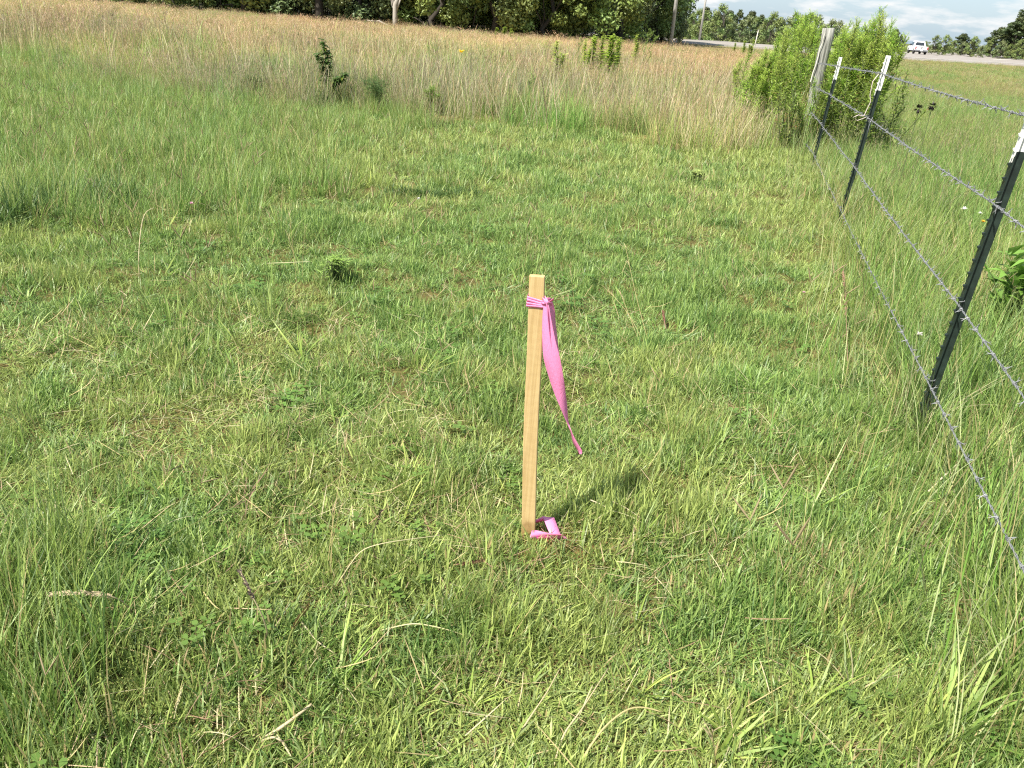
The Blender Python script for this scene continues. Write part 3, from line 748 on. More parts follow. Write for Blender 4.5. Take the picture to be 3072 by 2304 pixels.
# ------------------------------------------------------------------ utility poles
M_pole = simple('weathered_pole', (.44, .425, .39), .85, 0, .18, 6)
def pole(px_, py_, rg, tx, ty, rad, name, label):
    b = at_r(px_, rg); e = empty(name, b, 0, label, 'utility pole', 'utility poles by the road')
    d = ray(tx, ty); s = rg / math.hypot(d[0], d[1]); top = Vector((d[0] * s, d[1] * s, EYE + d[2] * s)) - b
    dr = top.normalized(); q = MB()
    H_ = 9.5; q.tube([(0, 0, -.4), dr * (H_ * .5), dr * H_], [rad, rad * .85, rad * .65], 12); q.build('shaft', M_pole, e, True)
    c = MB(); up = dr * (H_ - .7); c.box((-1.1, -.06, -.06), (1.1, .06, .06), M=Matrix.Translation(up) @ Matrix.Rotation(.9, 4, 'Z')); c.build('crossarm', M_pole, e)
    for k in (-1, 0, 1):
        i = MB(); o_ = up + Vector((math.cos(.9) * k * .9, math.sin(.9) * k * .9, .06)); i.tube([o_, o_ + Vector((0, 0, .09)), o_ + Vector((0, 0, .18))], [.035, .055, .03], 8)
        i.build('insulator', M_pole, e, True)
    return e
pole(2011, 127, 64, 2029, 0, .14, 'utility_pole', 'thicker grey wooden utility pole nearer the wood')
pole(2097, 124, 100, 2117, 0, .125, 'utility_pole', 'thinner pale utility pole standing farther off by the road')
b = at_r(2258, 60); e = empty('marker_pole', b, 0, 'thin pale stake-like pole before the distant grove', 'pole')
q = MB(); tp = height(b, 2264, 90); q.tube([(0, 0, -.2), (.03, 0, tp * .5), (.07, 0, tp)], [.035, .033, .03], 8); q.build('shaft', simple('pale_pole', (.5, .47, .4), .8), e, True)
q = MB(); q.tube([(.069, 0, tp - .002), (.0705, 0, tp + .03)], [.04, .03], 8); q.build('cap', M_pole, e, True)

# ------------------------------------------------------------------ vehicles
M_white = simple('white_paint', (.80, .80, .79), .3, 0, .02, 3)
M_glass = simple('dark_glass', (.02, .024, .028), .08, 0, .05, 3, .8)
M_tyre = simple('tyre_rubber', (.022, .021, .02), .85)
M_rim = simple('alloy', (.45, .45, .46), .35, .8)
M_dark = simple('dark_plastic', (.035, .035, .038), .6)
M_red = simple('lamp_red', (.32, .03, .03), .3)
M_chrome = simple('bumper_steel', (.25, .25, .26), .35, .6)
M_plate = simple('plate_white', (.7, .7, .68), .5)
def prism(profile, x0, x1, inset=0.0, top_z=None):
    """profile in (y, z), extruded along x; vertices above top_z drawn in by inset."""
    n = len(profile); V_ = []
    for sx in (x0, x1):
        for y_, z_ in profile:
            k = inset if top_z is not None and z_ > top_z else 0
            V_.append((sx + (k if sx < 0 else -k), y_, z_))
    F_ = [tuple(range(n))[::-1], tuple(range(n, 2 * n))] + [(i, (i + 1) % n, n + (i + 1) % n, n + i) for i in range(n)]
    return V_, F_
def wheel(parent, x, y, r_, wd):
    t = MB(); a = np.linspace(0, 2 * PI, 25)[:-1]
    prof = [(-wd / 2, r_ * .62), (-wd / 2, r_ * .95), (-wd * .35, r_), (wd * .35, r_), (wd / 2, r_ * .95), (wd / 2, r_ * .62)]
    V_ = [(x + p_[0], y + p_[1] * math.cos(t_), r_ + p_[1] * math.sin(t_)) for t_ in a for p_ in prof]
    m_ = len(prof); F_ = [(i * m_ + j, ((i + 1) % 24) * m_ + j, ((i + 1) % 24) * m_ + (j + 1) % m_, i * m_ + (j + 1) % m_) for i in range(24) for j in range(m_)]
    t.add(V_, F_); w_ = empty('wheel'); w_.parent = parent
    t.build('tyre', M_tyre, w_, True)
    h = MB(); s_ = 1 if x > 0 else -1
    h.tube([(x - s_ * wd * .2, y, r_), (x + s_ * wd * .38, y, r_), (x + s_ * wd * .45, y, r_)], [r_ * .61, r_ * .58, r_ * .2], 18); h.build('rim', M_rim, w_)
def bevel(o, wd=.05, seg=2):
    b_ = o.modifiers.new('bevel', 'BEVEL'); b_.width = wd; b_.segments = seg; b_.limit_method = 'ANGLE'; b_.angle_limit = R(35)
    return o
loc = at_r(2748, 154); loc.z += .12
heading = math.atan2(loc.x, loc.y) - R(12)          # bearing of its nose, clockwise from +Y
tk = empty('pickup_truck', loc, -heading, 'white crew cab pickup seen from behind on the highway', 'pickup truck')
V_, F_ = prism([(-2.85, .62), (-2.85, 1.12), (-.95, 1.16), (-.95, 1.14), (1.35, 1.16), (2.55, 1.08), (2.85, .95), (2.88, .55), (2.4, .48), (-2.3, .5)], -.98, .98)
q = MB(); q.add(V_, F_); bevel(q.build('body', M_white, tk), .06)
V_, F_ = prism([(-.93, 1.10), (-.80, 1.78), (-.45, 1.90), (.55, 1.90), (.85, 1.82), (1.45, 1.15)], -.93, .93, .19, 1.4)
q = MB(); q.add(V_, F_); bevel(q.build('cab', M_white, tk), .05)
q = MB(); q.add([(-.70, -.925, 1.25), (.70, -.925, 1.25), (.58, -.845, 1.72), (-.58, -.845, 1.72)], [(0, 1, 2, 3)]); rw = q.build('rear_window', M_glass, tk); sol = rw.modifiers.new('thick', 'SOLIDIFY'); sol.thickness = .02; sol.offset = 1
for sx in (-1, 1):
    for ya, yb, yc, yd in ((-.70, .18, .18, -.62), (.26, 1.18, .78, .26)):
        q = MB(); q.add([(sx * .952, ya, 1.22), (sx * .952, yb, 1.22), (sx * .775, yc, 1.74), (sx * .775, yd, 1.74)], [(0, 1, 2, 3) if sx > 0 else (3, 2, 1, 0)])
        wi = q.build('side_window', M_glass, tk); sol = wi.modifiers.new('thick', 'SOLIDIFY'); sol.thickness = .02; sol.offset = 1
    q = MB(); q.box((sx * 1.0 - .12, .95, 1.2), (sx * 1.0 + .12, 1.05, 1.42)); bevel(q.build('mirror', M_dark, tk), .03)
    q = MB(); q.box((sx * .88 - .09, -2.90, .72), (sx * .88 + .09, -2.84, 1.10)); bevel(q.build('tail_light', M_red, tk), .02)
    for y_ in (-1.85, 1.9): wheel(tk, sx * .86, y_, .39, .27)
q = MB(); q.box((-.76, -2.89, .66), (.76, -2.84, 1.13)); tg = bevel(q.build('tailgate', M_white, tk), .02)
q = MB(); q.box((-.2, -2.905, .99), (.2, -2.893, 1.05)); q.build('handle', M_dark, tg)
q = MB(); q.tube([(0, -2.893, .86), (0, -2.91, .86)], .09, 14); q.build('badge', M_dark, tg)
q = MB(); q.box((-.97, -3.02, .42), (.97, -2.86, .64)); bp_ = bevel(q.build('bumper', M_chrome, tk), .04)
q = MB(); q.box((-.16, -3.035, .46), (.16, -3.022, .60)); q.build('number_plate', M_plate, bp_)
q = MB(); q.box((-.8, -2.5, .30), (.8, 2.3, .5)); q.build('chassis', M_dark, tk)

def sedan(px_, rg, hd, label):
    loc = at_r(px_, rg)
    c = empty('parked_car', loc, hd, label, 'car', 'cars half hidden beyond the meadow')
    V_, F_ = prism([(-2.2, .35), (-2.25, .85), (-1.4, .98), (1.0, .95), (2.1, .78), (2.25, .4), (1.9, .25), (-1.9, .25)], -.88, .88)
    q = MB(); q.add(V_, F_); bevel(q.build('body', M_white, c), .08)
    V_, F_ = prism([(-1.75, .93), (-1.0, 1.40), (-.3, 1.46), (.25, 1.42), (1.1, .93)], -.82, .82, .14, 1.1)
    q = MB(); q.add(V_, F_); bevel(q.build('cabin', M_white, c), .05)
    for sx in (-1, 1):
        for pts in (((-1.35, .99), (-.35, .99), (-.35, 1.36), (-.95, 1.33)), ((-.27, .99), (.80, .99), (.25, 1.33), (-.27, 1.36))):
            q = MB(); q.add([(sx * (.825 - .14 * (z_ > 1.1)) + sx * .012, y_, z_) for y_, z_ in pts], [(0, 1, 2, 3) if sx > 0 else (3, 2, 1, 0)])
            wi = q.build('side_window', M_glass, c); sol = wi.modifiers.new('thick', 'SOLIDIFY'); sol.thickness = .02; sol.offset = 1
        for y_ in (-1.35, 1.35): wheel(c, sx * .80, y_, .32, .22)
    for ya, za, yb, zb, nm in ((.98, 1.02, .36, 1.39, 'windscreen'), (-1.66, 1.02, -1.08, 1.37, 'rear_window')):
        q = MB(); q.add([(-.68, ya, za), (.68, ya, za), (.58, yb, zb), (-.58, yb, zb)], [(0, 1, 2, 3)]); wi = q.build(nm, M_glass, c)
        wi.location = (0, .03 if ya > 0 else -.03, .02); sol = wi.modifiers.new('thick', 'SOLIDIFY'); sol.thickness = .015
    return c
sedan(1946, 150, R(90 - 10), 'white car seen side-on with dark windows, half hidden right of the weeds')
sedan(1874, 152, R(90 - 40), 'pale car glimpsed through the weeds under the oaks')

# ------------------------------------------------------------------ survey stake and flagging tape
m, nt, p, o = mat('pine_wood')
t = nt.nodes.new('ShaderNodeTexCoord'); mp = nt.nodes.new('ShaderNodeMapping'); mp.inputs['Scale'].default_value = (60, 60, 2.2)
n = nt.nodes.new('ShaderNodeTexNoise'); n.inputs['Scale'].default_value = 2.2; n.inputs['Detail'].default_value = 6; n.inputs['Distortion'].default_value = .6
r = nt.nodes.new('ShaderNodeValToRGB'); r.color_ramp.elements[0].color = (.40, .268, .108, 1); r.color_ramp.elements[1].color = (.525, .382, .182, 1)
r.color_ramp.elements[0].position = .3; r.color_ramp.elements[1].position = .7
nt.links.new(t.outputs['Object'], mp.inputs[0]); nt.links.new(mp.outputs[0], n.inputs['Vector']); nt.links.new(n.outputs['Fac'], r.inputs[0]); nt.links.new(r.outputs[0], p.inputs['Base Color'])
p.inputs['Roughness'].default_value = .7
wv_ = nt.nodes.new('ShaderNodeTexWave'); wv_.bands_direction = 'Z'; wv_.inputs['Scale'].default_value = 11; wv_.inputs['Distortion'].default_value = 14; wv_.inputs['Detail'].default_value = 3
nt.links.new(t.outputs['Object'], wv_.inputs['Vector'])
sz = nt.nodes.new('ShaderNodeSeparateXYZ'); nt.links.new(t.outputs['Object'], sz.inputs[0])
n3 = nt.nodes.new('ShaderNodeTexNoise'); n3.inputs['Scale'].default_value = 22; n3.inputs['Detail'].default_value = 5; nt.links.new(t.outputs['Object'], n3.inputs['Vector'])
ad = nt.nodes.new('ShaderNodeMath'); ad.operation = 'MULTIPLY_ADD'; ad.inputs[1].default_value = .16; nt.links.new(n3.outputs['Fac'], ad.inputs[0]); nt.links.new(sz.outputs['Z'], ad.inputs[2])
dr = nt.nodes.new('ShaderNodeValToRGB'); dr.color_ramp.elements[0].position = .09; dr.color_ramp.elements[1].position = .17; dr.color_ramp.elements[0].color = (.45, .36, .26, 1); dr.color_ramp.elements[1].color = (1, 1, 1, 1); nt.links.new(ad.outputs[0], dr.inputs[0])
sm = nt.nodes.new('ShaderNodeValToRGB'); sm.color_ramp.elements[0].color = (.96, .95, .94, 1); sm.color_ramp.elements[1].color = (1.02, 1.02, 1.02, 1); nt.links.new(wv_.outputs['Fac'], sm.inputs[0])
kA = nt.nodes.new('ShaderNodeMixRGB'); kA.blend_type = 'MULTIPLY'; kA.inputs[0].default_value = .8; nt.links.new(r.outputs[0], kA.inputs[1]); nt.links.new(sm.outputs[0], kA.inputs[2])
kB = nt.nodes.new('ShaderNodeMixRGB'); kB.blend_type = 'MULTIPLY'; kB.inputs[0].default_value = 1; nt.links.new(kA.outputs[0], kB.inputs[1]); nt.links.new(dr.outputs[0], kB.inputs[2]); nt.links.new(kB.outputs[0], p.inputs['Base Color'])
bpn = nt.nodes.new('ShaderNodeBump'); bpn.inputs['Strength'].default_value = .25; bpn.inputs['Distance'].default_value = .003; nt.links.new(n.outputs['Fac'], bpn.inputs['Height']); nt.links.new(bpn.outputs[0], p.inputs['Normal'])
M_pine = m
SB = at(1583, 1618); YS = SB.y
top = at_y(1611, 826, YS + .005)
ax = (top - SB).normalized(); LEN = (top - SB).length
fr = Vector((-.13, -1, 0)); fr = (fr - ax * fr.dot(ax)).normalized()      # the stake's front face
sd = fr.cross(ax).normalized() * -1                                       # its right
sd = ax.cross(fr).normalized() * (1 if ax.cross(fr).x > 0 else -1)
WD, TH = .0425, .019
q = MB(); V_ = []; NS = 10
for k in range(NS + 1):
    t_ = -.16 + (LEN + .16) * k / NS; c = ax * t_ + sd * (.0016 * math.sin(k * .9)) ; wsc = 1 if k > 1 else .4 + .6 * k
    for a_, b_ in ((-1, 1), (1, 1), (1, -1), (-1, -1)):
        V_.append(tuple(c + sd * (a_ * WD / 2 * wsc) + fr * (b_ * TH / 2)))
F_ = [(4 * k + j, 4 * k + (j + 1) % 4, 4 * k + 4 + (j + 1) % 4, 4 * k + 4 + j) for k in range(NS) for j in range(4)] + [(3, 2, 1, 0), tuple(4 * NS + j for j in range(4))]
q.add(V_, F_); st = q.build('survey_stake', M_pine); st.location = SB
bm = bmesh.new(); bm.from_mesh(st.data); bmesh.ops.recalc_face_normals(bm, faces=bm.faces); bm.to_mesh(st.data); bm.free()
bevel(st, .0022, 2)
tag(st, 'square cut pale pine survey stake driven upright in the turf', 'survey stake')

m, nt, p, o = mat('pink_tape')
p.inputs['Base Color'].default_value = (.92, .36, .64, 1); p.inputs['Roughness'].default_value = .28; p.inputs['Specular IOR Level'].default_value = .6
tn = nt.nodes.new('ShaderNodeTexNoise'); tn.inputs['Scale'].default_value = 28; bpn = nt.nodes.new('ShaderNodeBump'); bpn.inputs['Strength'].default_value = .28; bpn.inputs['Distance'].default_value = .006
nt.links.new(tn.outputs['Fac'], bpn.inputs['Height']); nt.links.new(bpn.outputs[0], p.inputs['Normal'])
tl = nt.nodes.new('ShaderNodeBsdfTranslucent'); tl.inputs['Color'].default_value = (.95, .10, .36, 1)
x_ = nt.nodes.new('ShaderNodeMixShader'); x_.inputs[0].default_value = .38
nt.links.new(p.outputs[0], x_.inputs[1]); nt.links.new(tl.outputs[0], x_.inputs[2]); nt.links.new(x_.outputs[0], o.inputs[0])
M_tape = m
def strip(mb, pts, wv, sub=6):
    """Ribbon through pts with half-width vectors wv, smoothed."""
    P_ = np.array([tuple(a_) for a_ in pts]); Wv = np.array([tuple(a_) for a_ in wv]); n_ = len(P_)
    def cat(A, t):
        i = min(int(t), n_ - 2); f_ = t - i; a0 = A[max(i - 1, 0)]; a1 = A[i]; a2 = A[i + 1]; a3 = A[min(i + 2, n_ - 1)]
        return .5 * ((2 * a1) + (-a0 + a2) * f_ + (2 * a0 - 5 * a1 + 4 * a2 - a3) * f_ ** 2 + (-a0 + 3 * a1 - 3 * a2 + a3) * f_ ** 3)
    V_ = []; m_ = (n_ - 1) * sub + 1
    for k in range(m_):
        c = cat(P_, k / sub); w_ = cat(Wv, k / sub); nrm = np.cross(w_, np.gradient(P_, axis=0)[min(k // sub, n_ - 1)]); nrm /= np.linalg.norm(nrm) + 1e-9
        V_ += [c - w_, c + nrm * np.linalg.norm(w_) * .12, c + w_]
    mb.add(V_, [(3 * k + j, 3 * k + j + 1, 3 * k + 4 + j, 3 * k + 3 + j) for k in range(m_ - 1) for j in range(2)])
def Sp(px_, py_, front=.0):
    """Point of the stake's front plane (or that far in front of it)."""
    d = Vector(ray(px_, py_)); pt = SB + fr * (TH / 2 + front); nn_ = fr
    t_ = (pt - Vector((0, 0, EYE))).dot(nn_) / d.dot(nn_); return Vector((0, 0, EYE)) + d * t_
def thin(o, th=.0006):
    s_ = o.modifiers.new('thick', 'SOLIDIFY'); s_.thickness = th; s_.offset = 0
    o.data.polygons.foreach_set('use_smooth', [True] * len(o.data.polygons)); return o
kn = Sp(1633, 905, .006)
tape = empty('flagging_tape', Sp(1612, 905), 0, 'bright pink flagging tape tied round the top of the stake', 'flagging tape', None)
def local(o): o.parent = tape; o.location = -tape.location; return o
# three turns round the stake
hz = (Sp(1600, 905) - SB).dot(ax)
for k, (dz0, dz1, hw) in enumerate(((.011, .001, .0045), (.004, -.006, .005), (-.005, -.010, .0042), (-.012, -.013, .0035))):
    q = MB(); pts = []; wv = []
    for j in range(17):
        a_ = 2 * PI * j / 16; cx_ = math.cos(a_); sy_ = math.sin(a_); g_ = .0014 + .0007 * k
        m_ = max(abs(cx_), abs(sy_)); e1 = np.clip(cx_ / m_, -1, 1) * (WD / 2 + g_); e2 = np.clip(sy_ / m_, -1, 1) * (TH / 2 + g_)
        u_ = (e1 / WD + .5)
        pts.append(SB + ax * (hz + dz0 + (dz1 - dz0) * u_) + sd * e1 + fr * e2); wv.append(ax * hw + fr * .001)
    strip(q, pts, wv, 2); local(thin(q.build('wrap', M_tape)))
q = MB(); kc = Sp(1642, 904, .004)
for a_, l_ in ((-.5, .016), (.4, .018), (2.1, .014)):
    d_ = sd * math.cos(a_) + ax * math.sin(a_)
    strip(q, [kc - d_ * l_, kc + fr * .010 , kc + d_ * l_], [ax * .004 + fr * .002, (ax * .4 + sd * .6) * .008, ax * .005 + fr * .003], 5)
local(thin(q.build('knot', M_tape)))
def tail(spec, name='tail'):
    pts = []; wv = []
    for (xl, xr, y_, f_, tw) in spec:
        a_ = Sp(xl, y_, f_ - tw); b_ = Sp(xr, y_, f_ + tw); pts.append((a_ + b_) / 2); wv.append((b_ - a_) / 2)
    q = MB(); strip(q, pts, wv, 6); return local(thin(q.build(name, M_tape)))
tail([(1631, 1645, 905, .008, .002), (1627, 1654, 960, .012, .004), (1627, 1666, 1020, .016, .006), (1631, 1680, 1075, .018, .006), (1646, 1690, 1130, .016, .004), (1663, 1697, 1180, .010, -.004), (1682, 1702, 1225, .004, -.010), (1697, 1705, 1260, .0, -.008), (1711, 1715, 1295, .002, .006), (1718, 1730, 1325, .002, .006), (1733, 1746, 1352, .0, .004), (1738, 1745, 1363, .0, .002)])
tail([(1637, 1652, 893, .003, -.008), (1640, 1663, 925, .000, -.020), (1645, 1667, 970, .000, -.022), (1650, 1672, 1015, .002, -.018), (1662, 1680, 1080, .004, -.010), (1674, 1686, 1120, .004, -.006)], 'tail')

# second tape lying round the foot
ft = empty('flagging_tape', at(1640, 1605), 0, 'loop of pink tape lying on the turf at the foot of the stake', 'flagging tape', None)
q = MB()
def Gp(px_, py_, h): 
    b_ = at(px_, py_, h); b_.z = float(gz(b_.x, b_.y)) + h; return b_
def edge_strip(e):
    pts = [(Gp(*a_) + Gp(*b_)) / 2 for a_, b_ in e]; wv = [(Gp(*b_) - Gp(*a_)) / 2 for a_, b_ in e]
    q = MB(); strip(q, pts, wv, 5); o_ = thin(q.build('fold', M_tape)); o_.parent = ft; o_.location = -ft.location
edge_strip([((1596, 1590, .05), (1588, 1616, .045)), ((1615, 1592, .055), (1612, 1612, .035)), ((1640, 1598, .055), (1640, 1611, .035)), ((1680, 1602, .055), (1682, 1608, .04)), ((1690, 1604, .05), (1692, 1609, .04))])
edge_strip([((1628, 1548, .055), (1662, 1552, .055)), ((1633, 1562, .058), (1668, 1567, .058)), ((1641, 1582, .056), (1676, 1588, .056)), ((1648, 1598, .052), (1681, 1602, .052))])
edge_strip([((1602, 1560, .06), (1602, 1570, .035)), ((1616, 1556, .06), (1617, 1567, .035)), ((1630, 1548, .062), (1633, 1562, .05))])
edge_strip([((1610, 1613, .04), (1612, 1618, .015)), ((1640, 1610, .04), (1642, 1618, .015)), ((1680, 1606, .04), (1682, 1618, .015)), ((1700, 1612, .03), (1704, 1624, .012))])

# ------------------------------------------------------------------ barbed wire fence
M_green = simple('green_post_paint', (.014, .024, .018), .5, .0, .4, 30, .4)
M_tip = simple('white_tip_paint', (.72, .71, .66), .5, 0, .10, 60)
M_galv = simple('galvanised_wire', (.20, .205, .21), .6, .25, .3, 200)
m, nt, p, o = mat('weathered_post')
t = nt.nodes.new('ShaderNodeTexCoord'); mp = nt.nodes.new('ShaderNodeMapping'); mp.inputs['Scale'].default_value = (28, 28, 1.6)
n = nt.nodes.new('ShaderNodeTexNoise'); n.inputs['Scale'].default_value = 1.5; n.inputs['Detail'].default_value = 8
r = nt.nodes.new('ShaderNodeValToRGB'); r.color_ramp.elements[0].color = (.10, .10, .085, 1); r.color_ramp.elements[1].color = (.33, .325, .29, 1); r.color_ramp.elements[0].position = .35; r.color_ramp.elements[1].position = .62
nt.links.new(t.outputs['Object'], mp.inputs[0]); nt.links.new(mp.outputs[0], n.inputs['Vector']); nt.links.new(n.outputs['Fac'], r.inputs[0]); nt.links.new(r.outputs[0], p.inputs['Base Color']); p.inputs['Roughness'].default_value = .9
bpn = nt.nodes.new('ShaderNodeBump'); bpn.inputs['Strength'].default_value = .8; bpn.inputs['Distance'].default_value = .02; nt.links.new(n.outputs['Fac'], bpn.inputs['Height']); nt.links.new(bpn.outputs[0], p.inputs['Normal'])
M_oldpost = m
fence = empty('barbed_wire_fence', (1.714, 3.044, 0), 0, 'four strand barbed wire fence on white tipped green metal posts', 'fence')
FO = fence.location.copy()
def fpart(o, par=None):
    if par is None: o.parent = fence; o.location = -FO
    else: o.parent = par
    return o
fdir = Vector((.25, 1, 0)).normalized(); fn = Vector((-fdir.y, fdir.x, 0))      # fn points into the field
# post: bottom, top (world), length of the white tip
T1t, T2t, T3t = at_y(3098, 318, 3.02), at_y(2660, 166, 7.16), at_y(2518, 171, 10.40)
posts = [(Vector((1.714, 3.044, 0)), T1t, .155), (Vector((2.792, 7.182, 0)), T2t, .27), (Vector((3.544, 10.414, 0)), T3t, .25), (Vector((.70, -.85, 0)), Vector((.74, -.86, 1.36)), .25)]
WIRE = {0: [1.30, .99, .60, .255], 1: [1.262, .915, .517, .136], 2: [1.194, .875, .528, .17], 3: [1.34, 1.0, .64, .38]}
stud_mesh = {}
for pi_, (b_, tp_, tip_) in enumerate(posts):
    a_ = (tp_ - b_).normalized(); L_ = (tp_ - b_).length
    n_ = (fn - a_ * fn.dot(a_)).normalized(); s_ = a_.cross(n_).normalized()
    def sect(z0, z1, grow=0.0):
        fl, ft_, wb, wt = .0185 + grow, .0048 + grow, .034 + grow, .0038 + grow
        pr = [(-fl, 0 + ft_ / 2), (fl, ft_ / 2), (fl, -ft_ / 2), (wt, -ft_ / 2), (wt, -wb), (-wt, -wb), (-wt, -ft_ / 2), (-fl, -ft_ / 2)]
        V_ = [tuple(b_ + a_ * z + s_ * x0 + n_ * y0) for z in (z0, z1) for x0, y0 in pr]; k_ = len(pr)
        return V_, [tuple(range(k_)), tuple(range(2 * k_ - 1, k_ - 1, -1))] + [((i + 1) % k_, i, k_ + i, k_ + (i + 1) % k_) for i in range(k_)]
    q = MB(); q.add(*sect(-.3, L_ - tip_)); po = fpart(q.build('metal_post', M_green))
    q = MB(); q.add(*sect(L_ - tip_, L_ , .0008))
    for dx_, dl_ in ((-.014, .05), (-.004, .025), (.007, .04), (.014, .018)):          # runs of paint below the tip
        c_ = b_ + a_ * (L_ - tip_ - dl_ / 2) + s_ * dx_ + n_ * .0033
        Mx = Matrix.Translation(c_) @ Matrix((s_, n_, a_)).transposed().to_4x4(); q.box((-.003, -.0008, -dl_ / 2), (.003, .0008, dl_ / 2), M=Mx)
    q.build('painted_tip', M_tip, po)
    ns = int((L_ - .06) / .052)
    for k in range(ns):
        z_ = .09 + k * .052
        if z_ > L_ - .02: break
        key = 'tip' if z_ > L_ - tip_ else 'low'
        if key not in stud_mesh:
            q = MB(); pr = [(.0022, -.009), (.0105, -.004), (.012, .003), (.0022, .006)]
            V_ = [(x0, y0, z0) for x0 in (-.007, .007) for y0, z0 in pr]
            q.add(V_, [(0, 1, 2, 3), (7, 6, 5, 4), (0, 4, 5, 1), (1, 5, 6, 2), (2, 6, 7, 3), (3, 7, 4, 0)]); so = q.build('stud', M_tip if key == 'tip' else M_green, None); stud_mesh[key] = so.data
        else:
            so = bpy.data.objects.new('stud', stud_mesh[key]); sc.collection.objects.link(so)
        so.parent = po; so.matrix_local = Matrix.Translation(b_ + a_ * z_) @ Matrix((s_, n_, a_)).transposed().to_4x4()
    for wi_ in range(4):                                                   # wire clips
        hz_ = WIRE[pi_][wi_]; c_ = b_ + a_ * hz_; q = MB()
        ring = [c_ + s_ * x0 + n_ * y0 + a_ * z0 for x0, y0, z0 in ((.026, .012, .003), (.022, -.006, .006), (.0, -.012, .008), (-.022, -.006, .006), (-.026, .012, .003), (-.032, .017, -.003))]
        q.tube(ring, .0016, 5); q.build('wire_clip', M_galv, po, True)
# wooden corner post
wb_ = Vector((4.1, 12.6, -.3)); q = MB(); P_ = []; wt_ = at_y(2487, 84, 12.62)
for k in range(12): P_.append(wb_ + (wt_ - wb_) * (k / 11) + Vector((rng.normal(0, .006), rng.normal(0, .006), 0)))
q.tube(P_, np.array([.09, .089, .088, .088, .087, .086, .086, .085, .085, .083, .082, .078]), 20)
wp = fpart(q.build('wooden_post', M_oldpost, None, True))
V0 = np.array([v.co[:] for v in wp.data.vertices]); V0 += rng.normal(0, .0025, V0.shape); wp.data.vertices.foreach_set('co', V0.ravel())
q = MB(); q.tube(limb_path(wt_ + Vector((-.07, -.10, -.06)), wb_ + (wt_ - wb_) * .62 + Vector((-.11, -.055, 0)), 8, .1), np.linspace(.006, .012, 8), 5)
q.build('split_sliver', simple('bleached_wood', (.55, .52, .45), .9), wp)
WIRE['w'] = [1.147, .848, .536, .109]
end_w = [Vector((4.02, 12.48, WIRE['w'][k])) for k in range(4)]
nb_total = 0; barb_mesh = None
def barb_geo():
    q = MB()
    for s_, ph in ((-1, 0), (1, 1.57)):
        th = np.linspace(ph, ph + 2 * PI * 1.6, 13); q.tube(np.stack([np.full(13, s_ * .003) + np.linspace(-.003, .003, 13), .0042 * np.cos(th), .0042 * np.sin(th)], 1), .0015, 4)
        for e in (th[0], th[-1]):
            v0 = np.array([s_ * .003, .0042 * math.cos(e), .0042 * math.sin(e)]); d_ = np.array([s_ * .2, -math.sin(e), math.cos(e)]) * (1 if e == th[-1] else -1)
            q.tube([v0, v0 + d_ * .012, v0 + d_ * .024], [.0015, .0014, .0005], 4)
    return q
for wi_ in range(4):
    nodes = [posts[3][0] + (posts[3][1] - posts[3][0]).normalized() * WIRE[3][wi_] + fn * .016]
    for pi_ in (0, 1, 2):
        nodes.append(posts[pi_][0] + (posts[pi_][1] - posts[pi_][0]).normalized() * WIRE[pi_][wi_] + fn * .020)
    nodes.append(end_w[wi_])
    C_ = []
    for i in range(4):
        a0, a1 = nodes[i], nodes[i + 1]; L_ = (a1 - a0).length; n_ = int(L_ / .0145)
        for k in range(n_ + (i == 3)):
            t_ = k / n_; c = a0.lerp(a1, t_); c.z -= .007 * 4 * t_ * (1 - t_) * L_ / 4; C_.append(c)
    C_ = np.array([tuple(c) for c in C_]); T_ = np.gradient(C_, axis=0); T_ /= np.linalg.norm(T_, axis=1)[:, None]
    A_ = np.cross(T_, [0, 0, 1.]); A_ /= np.linalg.norm(A_, axis=1)[:, None]; B_ = np.cross(T_, A_)
    s_ = np.r_[0, np.cumsum(np.linalg.norm(np.diff(C_, axis=0), axis=1))]
    q = MB()
    for ph in (0, PI):
        th = s_ / .085 * 2 * PI + ph; q.tube(C_ + .0021 * (np.cos(th)[:, None] * A_ + np.sin(th)[:, None] * B_), .0018, 4, cap=False)
    wo = fpart(q.build('barbed_wire', M_galv, None, True))
    rest = MB(); k = 0
    for sb in np.arange(.4, s_[-1] - .1, .125):
        i = int(np.searchsorted(s_, sb)); i = min(i, len(C_) - 2)
        roll_ = rng.random() * 6.28; Tx = Vector(T_[i]); Ay = Vector(A_[i] * math.cos(roll_) + B_[i] * math.sin(roll_)); Bz = Tx.cross(Ay)
        Mx = Matrix.Translation(Vector(C_[i])) @ Matrix((Tx, Ay, Bz)).transposed().to_4x4()
        u_, v_, zc_ = project(C_[i])
        if k < 72 and zc_ > .5 and u_ < CW + 500 and v_ < CH + 300:
            if barb_mesh is None: bo = barb_geo().build('barb', M_galv, None); barb_mesh = bo.data
            else: bo = bpy.data.objects.new('barb', barb_mesh); sc.collection.objects.link(bo)
            bo.parent = wo; bo.matrix_local = Mx; k += 1
        else:
            bg_ = barb_geo(); M3 = np.array(Mx.to_3x3()); rest.add(np.concatenate(bg_.v) @ M3.T + np.array(Mx.translation), bg_.f)
    if rest.n: tag(rest.build('barb_cluster', M_galv, wo), None, None, None, 'stuff')
# loose wire ends hanging at the second post
c2 = [at_y(u_, v_, 7.14) for u_, v_ in ((2636, 222), (2618, 245), (2610, 285), (2612, 305), (2600, 330), (2592, 348), (2575, 345), (2560, 352), (2572, 362), (2598, 352))]
q = MB(); q.tube(c2, .0035, 5); fpart(q.build('loose_wire', simple('pale_cord', (.5, .42, .38), .6), None, True))
c2 = [at_y(u_, v_, 6.9) for u_, v_ in ((2618, 352), (2606, 380), (2600, 420))]
q = MB(); q.tube(c2, .0025, 5); fpart(q.build('loose_wire', M_galv, None, True))

